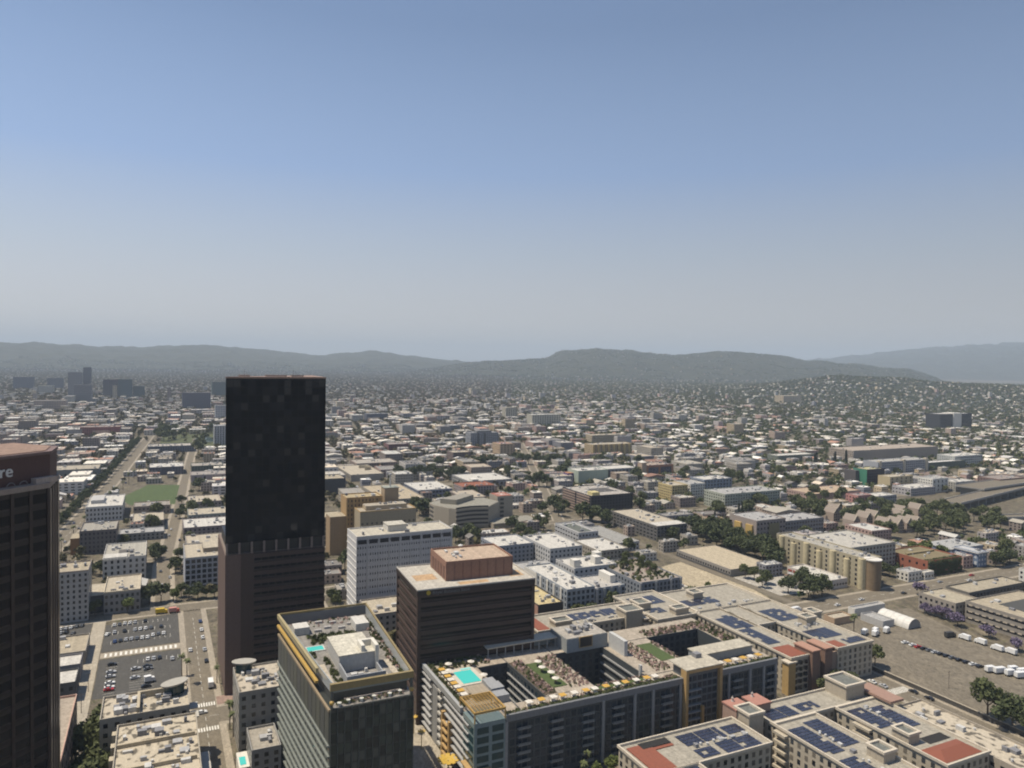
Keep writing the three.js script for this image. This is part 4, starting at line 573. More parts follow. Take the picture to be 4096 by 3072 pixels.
b('slab_block', 'pale grey apartment slab peeking out beside the black tower', 90, 1435, 26, 30, 34, [0.42, 0.43, 0.44], LGREY, { front: [6, 10, 2, 2] });
// far towers on the left
const towers = [['taller of the twin grey towers in the far skyline', -245, 3037, 25, 30, 116, [0.26, 0.26, 0.28]], ['grey tower beside its taller twin in the far skyline', -286, 2978, 42, 34, 99, [0.3, 0.29, 0.3]], ['stocky grey-brown tower in front of the twin grey towers', -251, 2790, 51, 34, 62, [0.24, 0.23, 0.24]], ['dark maroon-grey tower right of the twin towers', -191, 3171, 50, 40, 69, [0.13, 0.11, 0.13]], ['dark teal glass tower next to the maroon-grey tower', -137, 3089, 46, 40, 72, [0.09, 0.13, 0.15]], ['lower teal block attached to the teal glass tower', -90, 3130, 40, 40, 46, [0.1, 0.14, 0.15]], ['wide dark violet slab tower left of the black tower', 62, 2418, 79, 34, 51, [0.1, 0.1, 0.14]], ['dark green slab just behind the black tower', 191, 3193, 62, 40, 60, [0.07, 0.11, 0.11]], ['wide dark slab at the far left skyline', -590, 3942, 76, 50, 58, [0.15, 0.15, 0.19]], ['low dark slab between the far left slab and the twin towers', -459, 3933, 62, 50, 54, [0.17, 0.17, 0.2]], ['pale ribbed block below the far left slabs', -432, 3443, 51, 40, 36, [0.5, 0.47, 0.4]], ['cream sliver tower between the dark towers', -153, 3050, 13, 20, 50, [0.55, 0.46, 0.33]], ['brown pink low block at the foot of the twin towers', -325, 2505, 80, 40, 26, [0.42, 0.33, 0.27]], ['slim brown tower at the end of the long avenue', 24, 2736, 12, 16, 54, [0.28, 0.23, 0.2]], ['long tan low block at the end of the long avenue', -6, 2680, 78, 30, 11, [0.42, 0.3, 0.22]], ['grey slab tower half behind the black tower', 128, 2012, 30, 26, 36, [0.4, 0.41, 0.42]]];
for (const [l, s, t, w, d, h, c] of towers) b('skyline_tower', l, s, t, w, d, h, c, [0.4, 0.38, 0.35], { front: [Math.round(w / 6), Math.round(h / 6), 3.4, 2.6], left: null, right: [Math.round(d / 6), Math.round(h / 6), 3.4, 2.6], units: 2, glass: mat(c[0] * 0.4, c[1] * 0.42, c[2] * 0.48, 0.25, null) });
// middle distance
b('red_roof_hall', 'pink hall with a red tiled roof above the concrete hospital', 318, 794, 40, 30, 12, [0.36, 0.3, 0.28], [0.36, 0.13, 0.07], { left: [6, 3, 1.4, 1.8], par: [0.4, 0.18, 0.12] });
b('office_block', 'white flat-roofed office with blue-grey front above the concrete hospital', 268, 806, 41, 56, 9, [0.24, 0.26, 0.32], WHITE, { front: [10, 2, 2.6, 2], units: 12, par: WHITE });
b('big_hall', 'large sand-coloured flat roof beside the ochre hospital tower', 218, 772, 46, 98, 7, CONC, [0.55, 0.46, 0.32], { units: 18, left: [12, 1, 3, 1.6] });
{ const g = b('school', 'wide beige school with a curved wall on its roof', 224, 950, 44, 90, 8, [0.36, 0.33, 0.28], CREAM, { front: null, left: [2, 3, 38, 0.8], units: 4 }); part(g, 'drum_wall', new THREE.CylinderGeometry(11, 11, 4, 28, 1, true, 0, 3.4), wallM(SAND), 28, 10, -50); }
b('big_hall', 'long cream hall behind the curved-wall school', 255, 1045, 60, 45, 9, [0.34, 0.26, 0.22], [0.5, 0.45, 0.38], {});
b('office_block', 'dark box building half hidden by the black tower', 160, 866, 38, 34, 18, [0.07, 0.068, 0.07], SAND, { front: null });
{ const g = b('hall', 'white slanted-roof hall among trees above the red tiled hall', 348, 850, 60, 60, 8, [0.3, 0.3, 0.3], WHITE, { units: 4, front: [10, 1, 3, 3] }); box(g, 'entry_block', 4, 12, 0, 11, 2, -10, wallM(WHITE)); }
b('brick_block', 'brown brick block with a tan sunlit side beside dark trees', 419, 1091, 30, 28, 13, [0.2, 0.15, 0.135], CREAM, { left: [5, 3, 1.6, 1.8] });
{ const g = b('apartment_tower', 'grey apartment tower with dark vertical recesses in the middle distance', 515, 1252, 56, 26, 26, [0.3, 0.31, 0.33], [0.36, 0.35, 0.34], { front: [14, 8, 2.2, 1.4] }); for (const x of [13, 26]) box(g, 'dark_recess', x, x + 3.5, 0, 26.4, 0.3, -1, mat(0.05, 0.05, 0.055, 0.5, null)); box(g, 'roof_house', 15, 44, 26.1, 30, -6, -20, wallM([0.2, 0.2, 0.2])); }
b('red_block', 'maroon box building far behind the curved-wall school', 355, 1232, 36, 30, 13, [0.2, 0.1, 0.1], [0.4, 0.35, 0.31], { left: null });
b('ribbed_block', 'tan ribbed block beside the grey apartment tower', 507, 1105, 24, 30, 22, [0.5, 0.37, 0.24], PINK, { front: [4, 6, 1.6, 1.8] });
{ const g = b('ribbed_block', 'long yellow ribbed apartment block in the middle distance', 658, 1062, 80, 26, 20, [0.46, 0.36, 0.22], CREAM, { front: [20, 6, 1.6, 1.6], units: 14 }); for (let i = 0; i < 8; i++) box(g, 'yellow_rib', i * 10.4, i * 10.4 + 3.6, 0, 20.5, 1.5, 0, wallM(YEL)); }
{ const g = b('mint_block', 'pale green fronted box building with a purple mural side', 495, 832, 46, 28, 16, MINT, WHITE, { front: null, left: null }); box(g, 'purple_mural', -9, -0.1, 0, 12.5, -12, -24, mat(0.14, 0.085, 0.22)); box(g, 'mural_wing_roof', -9, -0.1, 12.5, 12.7, -12, -24, roofM([0.5, 0.25, 0.12])); for (let i = 0; i < 12; i++) box(g, 'siding_rib', i * 3.9, i * 3.9 + 0.4, 0, 16, 0.2, 0, wallM([0.36, 0.42, 0.34])); }
{ const g = b('twin_hall', 'building with two swept white roofs and striped front', 553, 852, 49, 30, 13, [0.32, 0.34, 0.35], WHITE, { front: null, units: 0 }); for (const x of [0, 26]) part(g, 'swept_roof', new THREE.CylinderGeometry(24, 24, 23, 20, 1, false, -0.5, 1).rotateZ(Math.PI / 2).rotateY(0).scale(1, 1, 1).translate(0, 0, 0), wallM(WHITE), x + 11.5, -8.2, -15); for (let i = 0; i < 8; i++) box(g, 'dark_stripe', 1 + i * 6, 3.6 + i * 6, 0, 12, 0.2, 0, mat(0.06, 0.06, 0.065, 0.5, null)); }
{ const g = b('terracotta_block', 'terracotta-framed apartment block with violet-grey front and corner turret', 618, 852, 44, 28, 15, [0.15, 0.13, 0.16], [0.48, 0.38, 0.3], { front: [9, 4, 1.6, 1.8] }); for (const x of [-1, 20, 42]) box(g, 'terracotta_pier', x, x + 3.4, 0, 15.6, 0.8, 0, mat(0.42, 0.2, 0.11)); box(g, 'terracotta_beam', -1, 45.4, 12.6, 15.4, 0.6, 0, mat(0.42, 0.2, 0.12)); box(g, 'turret', -9, -1, 0, 20, 1, -9, wallM([0.5, 0.37, 0.26])); part(g, 'turret_roof', new THREE.ConeGeometry(6.4, 3, 4).rotateY(Math.PI / 4), wallM(WHITE), -5, 21.5, -4); }
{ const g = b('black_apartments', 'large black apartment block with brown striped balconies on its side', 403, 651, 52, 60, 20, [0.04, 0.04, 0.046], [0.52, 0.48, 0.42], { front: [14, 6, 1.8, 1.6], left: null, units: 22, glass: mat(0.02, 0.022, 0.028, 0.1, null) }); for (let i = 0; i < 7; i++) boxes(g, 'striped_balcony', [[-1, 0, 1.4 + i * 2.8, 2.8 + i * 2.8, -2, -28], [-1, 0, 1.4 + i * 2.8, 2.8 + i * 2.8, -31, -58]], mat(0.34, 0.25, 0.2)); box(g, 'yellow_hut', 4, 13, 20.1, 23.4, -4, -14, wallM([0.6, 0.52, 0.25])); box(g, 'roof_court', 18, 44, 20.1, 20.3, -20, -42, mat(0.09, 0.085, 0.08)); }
{ const g = b('long_block', 'long block with white roof and grey balconies running down beside trees', 400, 534, 33, 76, 13, [0.13, 0.125, 0.12], CREAM, { units: 20, left: [14, 4, 3.2, 1.2] }); box(g, 'front_roof', 0.5, 32.5, 13.1, 14, -0.5, -14, roofM(WHITE)); box(g, 'olive_base', -0.4, 34, 0, 4, 0.4, 0, mat(0.24, 0.22, 0.14)); }
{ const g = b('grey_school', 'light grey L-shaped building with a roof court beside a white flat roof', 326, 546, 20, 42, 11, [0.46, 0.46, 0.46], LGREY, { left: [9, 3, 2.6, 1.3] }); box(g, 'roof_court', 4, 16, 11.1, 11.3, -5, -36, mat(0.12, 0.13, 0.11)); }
b('big_hall', 'long grey corrugated roof above the white apartment courts', 348, 516, 20, 64, 7, LGREY, [0.4, 0.39, 0.36], { units: 0 });
b('low_block', 'bright white flat roof between the grey corrugated roof and white apartments', 318, 500, 28, 40, 7, CONC, WHITE, { units: 6 });
{ const W = [0.56, 0.55, 0.53];
  b('white_apartments', 'white apartment wing with a dark roof square, upper part of the white courts', 264, 483, 28, 46, 18, W, WHITE, { units: 12, left: [12, 5, 1.4, 1.9], glass: glassBlue });
  b('white_apartments', 'white apartment wing with slate front at the far side of the white courts', 232, 508, 31, 32, 17, [0.3, 0.32, 0.36], WHITE, { units: 8, glass: glassBlue });
  { const g = b('white_apartments', 'white-roofed apartment wing with blue-grey front, nearest of the white courts', 226, 391, 20, 58, 18, [0.34, 0.37, 0.4], WHITE, { units: 22, left: [16, 5, 1.5, 2], front: [6, 5, 1.9, 2.1], glass: glassBlue }); box(g, 'white_end_wall', -0.4, 0.6, 0, 18.6, -40, -58, wallM(WHITE)); for (let i = 0; i < 4; i++) box(g, 'white_rib', -0.5, 0, 0, 18, -6 - i * 9, -8.4 - i * 9, wallM(WHITE)); }
  { const g = b('white_apartments', 'grey striped apartment wing joined to the nearest white court', 246.2, 392, 23, 26, 16, [0.3, 0.33, 0.37], [0.58, 0.55, 0.5], { units: 5, front: [8, 5, 1.6, 2.1], glass: glassBlue, left: null }); for (let i = 0; i < 4; i++) box(g, 'pale_stripe', 1 + i * 5.6, 2.6 + i * 5.6, 0, 16.4, 0.5, 0, wallM(LGREY)); box(g, 'white_fin', 17, 21, 16.1, 21, -8, -22, wallM(WHITE)); }
  { const g = b('white_apartments', 'stepped white apartment wing with small towers in the white courts', 254, 430, 34, 26, 18, W, WHITE, { units: 8, glass: glassBlue }); for (const [x, z] of [[2, -4], [20, -6], [27, -16]]) box(g, 'white_tower', x, x + 5, 18.1, 23, z, z - 6, wallM(WHITE)); }
  { const g = b('garden_roof_block', 'grey block with trees growing on its roof beside the sand lot', 280, 391, 34, 54, 16, [0.24, 0.26, 0.29], [0.42, 0.36, 0.3], { units: 6, front: [11, 5, 1.7, 2], glass: glassBlue }); for (const x of [0, 12, 24, 32]) box(g, 'pale_stripe', x, x + 1.6, 0, 16.5, 0.5, 0, wallM(LGREY)); shrubs(g, 2, 32, -4, -50, 16.3, 160, 1.5, 61, 0.12); }
  b('low_block', 'small white court with palms among the white apartments', 236, 462, 26, 26, 9, W, LGREY, { units: 6 }); }
{ const g = b('cream_roof_building', 'building with a yellow-cream roof and pink side between brown block and white courts', 202, 383, 17, 36, 14, [0.05, 0.045, 0.045], [0.68, 0.56, 0.3], { front: null, units: 9, left: null }); box(g, 'pink_side', -0.25, 0, 0, 14, 0, -36, mat(0.42, 0.24, 0.18)); }
{ const g = b('depot', 'huge low depot with a plain sand roof beside the sand lot', 385.5, 424, 40, 64, 5, [0.3, 0.28, 0.25], [0.6, 0.51, 0.36], { units: 0, front: null, left: [22, 1, 1.7, 1.6], parapet: 0.5 }); box(g, 'dock_band', -0.2, 0, 0.3, 1.4, 0, -64, mat(0.09, 0.09, 0.09)); }
{ const g = b('red_white_block', 'low white building with red panels along its side', 429, 371, 17, 40, 6, [0.6, 0.54, 0.48], WHITE, { left: null, front: [6, 1, 1.6, 1.4], units: 6 }); for (let i = 0; i < 8; i++) for (const y of [0.8, 3.6]) box(g, 'red_panel', -0.2, 0, y, y + 1.5, -1.6 - i * 4.8, -5.4 - i * 4.8, mat(0.34, 0.07, 0.045)); }
{ const g = b('cream_apartments', 'cream apartment block with round-ended ribs facing the depot', 453, 362, 17, 84, 21, [0.4, 0.35, 0.24], [0.48, 0.45, 0.38], { left: [16, 6, 1.6, 1.8], units: 20 }); for (let i = 0; i < 7; i++) part(g, 'rounded_rib', new THREE.CylinderGeometry(2.6, 2.6, 21.5 - (i % 2) * 3, 14), wallM([0.56, 0.48, 0.3]), 0, 10.7 - (i % 2) * 1.5, -3 - i * 12.5); part(g, 'corner_drum', new THREE.CylinderGeometry(5.5, 5.5, 21, 20), mat(0.24, 0.17, 0.1), 6, 10.5, 1.2); part(g, 'drum_roof', new THREE.CylinderGeometry(6, 6, 0.7, 20), wallM(WHITE), 6, 21.4, 1.2); }
b('cream_apartments', 'rear wing of the cream ribbed apartments with white roofs', 472, 392, 52, 46, 20, [0.4, 0.38, 0.33], [0.6, 0.57, 0.5], { units: 20 });
{ const g = b('ivy_brick_building', 'red brick building with a mossy roof and ivy-covered front', 526, 366, 40, 36, 11, [0.34, 0.12, 0.07], [0.27, 0.22, 0.12], { front: null, left: [6, 2, 1.6, 2], units: 5 }); shrubs(g, 0, 40, 0.2, 0.6, 0, 0, 1, 1); g.updateMatrixWorld(true); const R = rng(88); for (let i = 0; i < 420; i++) { const p = toWorld(g, R() * 40, R() * 11, 0.3); shrubSpots.green.push([p.x, p.y, p.z, 0.9 + R() * 0.6]); } for (let i = 0; i < 160; i++) { const p = toWorld(g, R() * 40, 11.2, -1 - R() * 4); shrubSpots.green.push([p.x, p.y, p.z, 0.7]); } box(g, 'roof_ridge', 4, 36, 11.1, 12.4, -20, -22, mat(0.3, 0.24, 0.13)); }
b('small_shop', 'small white two-storey building at the street corner below the brick one', 499, 362, 15, 10, 6.5, WHITE, LGREY, { units: 3 });
b('small_shop', 'small white building with a dark end wall beside the ivy brick front', 515, 360.5, 10.5, 5, 5, WHITE, WHITE, { units: 0 });
{ const g = b('blue_building', 'blue corner building with grey roofs among round trees', 588, 367, 11, 20, 11.5, [0.17, 0.23, 0.34], [0.46, 0.46, 0.44], { left: [5, 2, 1.8, 3], units: 5, mixed: [mat(0.5, 0.53, 0.56, 0.6, null)] }); box(g, 'cornice', -1, 12, 11, 12, 1, -21, wallM([0.5, 0.5, 0.49])); box(g, 'rear_wing', 0, 40, 0, 9, -21.2, -46, wallM([0.26, 0.3, 0.38])); box(g, 'rear_wing_roof', -0.6, 40.6, 9, 9.6, -21.4, -46.6, roofM([0.5, 0.5, 0.48])); roofUnits(g, 12, 2, 38, -23, -45, 9.6, 3); footprints.push([586, 630, 385, 416, 9]); }
{ const g = b('long_office', 'long concrete office with rows of dark windows beside the yard', 455, 205, 54, 86, 12.5, [0.3, 0.27, 0.23], [0.5, 0.43, 0.31], { left: [1, 3, 84, 1.5], front: null, right: null, units: 8, y0: 0.8 }); for (let r = 0; r < 3; r++) for (let i = 0; i < 20; i++) box(g, 'sunshade', -0.5, 0, 2.9 + r * 4, 3.5 + r * 4, -1.5 - i * 4.2, -3.9 - i * 4.2, mat(0.44, 0.38, 0.3)); box(g, 'court', 14, 40, 12.6, 12.8, -20, -74, mat(0.07, 0.07, 0.065)); }
b('long_office', 'low wing of the concrete office with beige roof by the street corner', 448, 292.5, 24, 25, 11, [0.34, 0.3, 0.25], [0.52, 0.46, 0.34], { units: 2 });
b('long_office', 'rear wing of the concrete office with dark roof edge', 473, 300, 60, 16, 12.5, [0.16, 0.15, 0.13], [0.48, 0.42, 0.31], { units: 4 });
b('white_block', 'bright white building at the right-hand edge above the concrete office', 560, 290, 44, 30, 14, WHITE, CREAM, { units: 3 });
{ const g = b('green_wall_building', 'dark office with a bright green side wall', 845, 677, 34, 22, 22, [0.035, 0.035, 0.055], [0.56, 0.52, 0.3], { front: [8, 6, 3, 2], left: null, units: 10, glass: mat(0.02, 0.02, 0.04, 0.1, null) }); box(g, 'green_wall', -0.3, 0, 0, 22.4, 0, -22, mat(0.05, 0.23, 0.14, 0.7)); box(g, 'dark_wing', -7, -0.4, 0, 20, -12, -30, wallM([0.1, 0.09, 0.09])); }
{ const g = b('panel_block', 'white and grey panel apartment block behind the green-walled office', 954, 746, 112, 26, 18, [0.4, 0.41, 0.43], [0.5, 0.48, 0.43], { front: [26, 5, 1.8, 2], left: null }); for (const x of [2, 54, 105]) box(g, 'white_tower', x, x + 4.6, 0, 20.5, 1, -4, wallM(CREAM)); }
b('long_hall', 'long beige wall building with flat roof behind dark cypresses', 1043, 863, 215, 50, 18, [0.4, 0.34, 0.28], [0.5, 0.42, 0.34], { front: null, units: 8 });
b('ribbed_block', 'cream block with columns of dark balconies below the panel apartments', 852, 648, 44, 18, 16, [0.56, 0.46, 0.28], CREAM, { front: [5, 4, 2.4, 2.2], left: null });
b('tent_roof_hall', 'row of small white vaulted roofs behind the panel apartments', 1072, 752, 92, 16, 11, [0.12, 0.14, 0.11], [0.75, 0.73, 0.69], { front: null, units: 0 });
b('white_block', 'white block with a dark teal end near the freeway', 884, 612, 30, 20, 17, WHITE, LGREY, { front: [4, 3, 2, 3] });
b('white_block', 'pale cylinder-like block beside the dark teal ended block', 920, 606, 40, 20, 12, [0.5, 0.48, 0.43], WHITE, {});
b('low_block', 'long low pale block with slanted roof beside the freeway trees', 835, 606, 46, 26, 9, [0.44, 0.42, 0.42], WHITE, { left: [6, 2, 2, 1.4] });
{ const g = b('office_block', 'black office slab with a white lift core in the far right distance', 1808, 1237, 128, 40, 40, [0.035, 0.037, 0.045], [0.6, 0.58, 0.54], { front: [20, 8, 5, 3], glass: mat(0.02, 0.022, 0.03, 0.15, null), left: null, right: null }); box(g, 'white_core', 50, 82, 0, 42.5, 2.5, -30, wallM(WHITE)); }
b('pink_block', 'salmon pink block among the trees on the right side', 698, 570, 22, 16, 15, [0.5, 0.24, 0.21], [0.4, 0.3, 0.28], {});
b('pink_block', 'white-roofed block beside the salmon pink one in the trees', 724, 575, 44, 20, 11, [0.34, 0.34, 0.35], WHITE, {});
b('ochre_apartments', 'ochre striped apartment block beside the dense tree belt', 470, 486, 34, 34, 22, [0.36, 0.3, 0.26], LGREY, { front: [9, 5, 1.5, 1.8], left: null, units: 10 });
{ const g = scene.children[scene.children.length - 1]; for (const z of [-4, -18]) box(g, 'ochre_bay', -1.6, 0, 0, 18, z, z - 8, mat(0.56, 0.38, 0.12)); box(g, 'olive_bay', 14, 26, 0, 19.4, 0.6, 0, mat(0.3, 0.25, 0.13)); }
b('grey_apartments', 'grey apartment row right of the ochre striped block', 507, 500, 60, 26, 15, [0.26, 0.25, 0.25], LGREY, { units: 10 });
b('grey_apartments', 'grey block with a pink edge below the ochre striped block', 476, 442, 34, 26, 15, [0.24, 0.23, 0.23], [0.5, 0.44, 0.41], { units: 14 });
b('mixed_apartments', 'yellow and rust coloured apartment block in the middle of the view', 528, 679, 22, 26, 19, [0.58, 0.46, 0.22], CREAM, {});
b('mixed_apartments', 'white apartment block beside the yellow and rust one', 552, 676, 21, 26, 20, WHITE, LGREY, {});
b('mixed_apartments', 'blue-grey apartment tower beside the white apartment block', 575, 680, 42, 26, 23, [0.26, 0.29, 0.34], WHITE, { front: [9, 6, 1.6, 2] });
b('mint_apartments', 'pale green apartment complex with rust accents beyond the tree belt', 555, 622, 80, 34, 17, [0.42, 0.44, 0.36], LGREY, { units: 20 });
b('pink_warehouse', 'long low warehouse with a pink and sand roof', 690, 625, 80, 40, 8, [0.45, 0.32, 0.27], [0.58, 0.44, 0.3], { units: 5, front: null });
b('brick_block', 'white slab with yellow edge in the far middle distance', 823, 1608, 80, 30, 29, [0.55, 0.52, 0.42], WHITE, { front: [12, 6, 3, 2.4] });
b('cream_block', 'cream block standing alone in the hazy green far distance', 2348, 2293, 100, 50, 33, [0.56, 0.46, 0.32], CREAM, { front: [8, 4, 3, 3] });
b('slab_block', 'cream pair of blocks beside the yellow-edged far slab', 852, 1822, 34, 26, 33, [0.5, 0.46, 0.36], CREAM, { front: [5, 7, 3, 2.4] });
b('slab_block', 'small bright cream tower in the hazy middle distance', 1287, 3131, 34, 30, 34, [0.62, 0.54, 0.4], CREAM, {});
b('slab_block', 'dark blue-grey slab right of the black tower in the distance', 477, 1855, 55, 30, 20, [0.12, 0.13, 0.17], LGREY, {});
b('long_hall', 'white long hall with a cream end and round roof in the trees', 910, 897, 83, 24, 11, [0.2, 0.22, 0.18], WHITE, { front: null, units: 2 });
b('ribbed_block', 'cream block rising behind the long yellow ribbed block', 755, 1220, 80, 24, 18, [0.5, 0.42, 0.29], CREAM, {});
b('brick_block', 'brown brick hall at the right-hand edge behind the freeway trees', 994, 595, 55, 30, 13, [0.22, 0.14, 0.12], [0.36, 0.3, 0.26], { front: [8, 2, 2, 2] });
b('white_block', 'white gridded block at the right-hand edge above the brick hall', 1150, 760, 70, 30, 17, [0.55, 0.56, 0.53], WHITE, { front: [14, 4, 2.6, 2] });
for (const [l, s, t, w, d, y, th] of [['grey concrete freeway viaduct passing behind the wooded townhouses', 800, 520, 260, 22, 9, 12], ['second grey freeway viaduct with white parapet near the right-hand edge', 770, 455, 240, 14, 8, -14], ['broad grey freeway deck rising toward the right-hand edge', 905, 560, 240, 34, 12, 6]]) {
  const g = thing('freeway_viaduct', l, 'viaduct', s, t, { th: GRID + th * rad }); box(g, 'deck', 0, w, y - 1.6, y, 0, -d, mat(0.3, 0.29, 0.27)); box(g, 'road_surface', 0.2, w - 0.2, y, y + 0.05, -0.6, -d + 0.6, asphaltOld); for (const z of [0, -d + 0.5]) box(g, 'barrier', 0, w, y, y + 1.1, z, z - 0.5, mat(0.44, 0.42, 0.38)); for (let x = 8; x < w; x += 22) box(g, 'pillar', x, x + 2.4, 0, y - 1.6, -2, -d + 2, mat(0.26, 0.25, 0.23));
}
footprints.push([770, 1200, 430, 600, 10]);
// tent in the yard
{
  const g = thing('storage_tent', 'white half-round storage tent in the asphalt yard', 'tent', 413.5, 295);
  part(g, 'vault', new THREE.CylinderGeometry(5.6, 5.6, 22, 28, 1, true, -Math.PI / 2, Math.PI).rotateX(-Math.PI / 2), mat(0.7, 0.68, 0.62, 0.75), 0, 0.2, -11);
  part(g, 'end_wall', new THREE.CircleGeometry(5.5, 28, 0, Math.PI), mat(0.3, 0.3, 0.29, 0.8), 0, 0.2, -0.3); part(g, 'end_wall', new THREE.CircleGeometry(5.5, 28, 0, Math.PI), mat(0.3, 0.3, 0.29, 0.8), 0, 0.2, -21.8);
  for (let i = 0; i < 6; i++) part(g, 'rib', new THREE.TorusGeometry(5.65, 0.1, 6, 24, Math.PI), mat(0.6, 0.58, 0.54), 0, 0.2, -i * 4.36);
  footprints.push([405, 421, 293, 320, 6]);
  b('yard_shed', 'low grey flat canopy beside the white storage tent', 396, 303, 10, 16, 3.4, LGREY, LGREY, { units: 0, front: null, left: null, right: null });
  b('yard_shed', 'long white trailer shed behind the storage tent', 398, 325, 28, 5, 4, WHITE, LGREY, { units: 0, front: null, left: null, right: null });
  b('yard_shed', 'small tan shed at the corner of the yard near the street', 372, 318, 16, 8, 3.6, [0.46, 0.33, 0.22], CREAM, { units: 0, front: null, left: null, right: null });
  const w = thing('yard_wall', 'dark wall with a pale coping along the street side of the yard', 'wall', 336, 130); box(w, 'wall', 0, 0.5, 0, 2.2, 0, -205, mat(0.08, 0.075, 0.07)); box(w, 'coping', -0.2, 0.7, 2.2, 2.4, 0, -205, mat(0.4, 0.35, 0.27));
}
// gabled townhouses in the trees
{
  const gable = (() => { const s = new THREE.Shape([[-4.5, 0], [4.5, 0], [0, 5.2]].map((p) => new THREE.Vector2(...p))); return new THREE.ExtrudeGeometry(s, { depth: 13, bevelEnabled: false }); })();
  const spots = [[629.7, 478], [640.5, 474], [652, 473], [663, 472], [636, 505], [650, 507], [700, 514], [728, 516], [640, 545], [625, 535], [680, 500], [612, 500]];
  spots.forEach(([s, t], i) => { const g = thing('townhouse', `steep-gabled tan townhouse in the wood, ${nth[[...spots].sort((p, q) => p[0] - q[0]).findIndex((p) => p[0] === s && p[1] === t)]} from the left`, 'house', s, t, { group: 'gabled townhouses in the trees' }); box(g, 'wall', -4.5, 4.5, 0, 9, 0, -13, wallM([0.42, 0.34, 0.28])); part(g, 'gable_roof', gable, mat(0.3, 0.25, 0.21), 0, 9, -13.4); boxes(g, 'verge_board', [[-0.15, 0.15, 14, 14.4, 0.4, -13]], wallM(CREAM)); for (const x of [-1, 1]) { const m = box(g, 'verge_board', -3.6, 3.6, -0.18, 0.18, 0.25, -0.25, wallM(CREAM)); m.position.set(x * 2.3, 11.7, 0.2); m.rotation.z = -x * 0.857; } facade(g, [-4.5, 0], [4.5, 0], 0.5, 8.8, 3, 3, 1.3, 1.6); footprints.push([s - 6, s + 6, t - 2, t + 15, 13]); });
}
flushPieces();
// ------------------------------------------------------------------ trees
const leafM = { oak: mat(0.075, 0.088, 0.03, 0.85, null), ficus: mat(0.052, 0.066, 0.022, 0.85, null), bright: mat(0.1, 0.125, 0.03, 0.85, null), jacaranda: mat(0.15, 0.12, 0.185, 0.9, null), cypress: mat(0.022, 0.034, 0.018, 0.9, null), palm: mat(0.085, 0.1, 0.035, 0.8, null), flower: mat(0.42, 0.3, 0.26, 0.9, null) }, barkM = mat(0.11, 0.085, 0.06, 0.95, null);
function leafCloud(seed, n, leaf, shape) { // many small leaf clumps spread through a crown's volume
  const R = rng(seed), pos = [], v = new THREE.Vector3(), a = new THREE.Vector3(), c = new THREE.Vector3();
  for (let i = 0; i < n; i++) {
    shape(R, v); a.set(R() - 0.5, R() - 0.5, R() - 0.5).normalize(); c.set(R() - 0.5, R() - 0.5, R() - 0.5).cross(a).normalize();
    const k = leaf * (0.6 + 0.8 * R()), q = k * (0.5 + 0.4 * R()); a.multiplyScalar(k); c.multiplyScalar(q);
    const P = (u, w) => [v.x + a.x * u + c.x * w, v.y + a.y * u + c.y * w, v.z + a.z * u + c.z * w];
    pos.push(...P(-1, 0), ...P(0, -1), ...P(1, 0), ...P(-1, 0), ...P(1, 0), ...P(0, 1));
  }
  const g = new THREE.BufferGeometry(); g.setAttribute('position', new THREE.Float32BufferAttribute(pos, 3)); g.computeVertexNormals(); return g;
}
function crownShape(seed, rx, ry, clumps) {
  const R = rng(seed), cs = []; for (let i = 0; i < clumps; i++) { const a = R() * 6.283, e = (R() - 0.35) * 1.9, d = 0.35 + 0.4 * R(); cs.push([Math.cos(a) * Math.cos(e) * rx * d, Math.sin(e) * ry * d, Math.sin(a) * Math.cos(e) * rx * d, (0.32 + 0.26 * R()) * rx]); }
  return (R2, v) => { const c = cs[Math.floor(R2() * cs.length)], z = 2 * R2() - 1, a = R2() * 6.283, q = Math.sqrt(1 - z * z), r = c[3] * Math.pow(R2(), 0.4); v.set(c[0] + r * q * Math.cos(a), c[1] + r * z * 0.85, c[2] + r * q * Math.sin(a)); };
}
function trunkGeo(h, r, limbs, spread, seed) {
  const R = rng(seed), gs = [new THREE.CylinderGeometry(r * 0.6, r, h, 7).translate(0, h / 2, 0)];
  for (let i = 0; i < limbs; i++) { const a = i / limbs * 6.283 + R(), L = spread * (0.8 + 0.4 * R()); gs.push(new THREE.CylinderGeometry(r * 0.2, r * 0.5, L, 5).translate(0, L / 2, 0).rotateZ(0.5 + 0.4 * R()).rotateY(a).translate(0, h * 0.92, 0)); }
  return mergeGeometries(gs);
}
const treeKinds = {};
for (const [kind, m, rx, ry, n, leaf, th] of [['broadleaf_tree', 'oak', 4, 3.4, 1100, 0.5, 3.4], ['ficus_tree', 'ficus', 4.6, 3.6, 1300, 0.5, 3], ['street_tree', 'bright', 3.4, 3.2, 1000, 0.46, 3], ['jacaranda_tree', 'jacaranda', 4.4, 2.6, 900, 0.5, 3.2]])
  treeKinds[kind] = [0, 1, 2].map((i) => ({ crown: leafCloud(11 * i + n, n, leaf, crownShape(i * 7 + n, rx, ry, 11)), trunk: trunkGeo(th, 0.28, 4, rx * 0.75, i + 3), m: leafM[m], y: th + ry * 0.75 }));
treeKinds.cypress_tree = [0, 1].map((i) => ({ crown: leafCloud(91 + i, 900, 0.42, (R, v) => { const y = R(), r = 1.7 * Math.pow(1 - y, 0.6) * Math.sqrt(R()) * (0.8 + 0.4 * R()), a = R() * 6.283; v.set(Math.cos(a) * r, y * 12 - 5, Math.sin(a) * r); }), trunk: trunkGeo(3, 0.25, 0, 1, 2), m: leafM.cypress, y: 6.5 }));
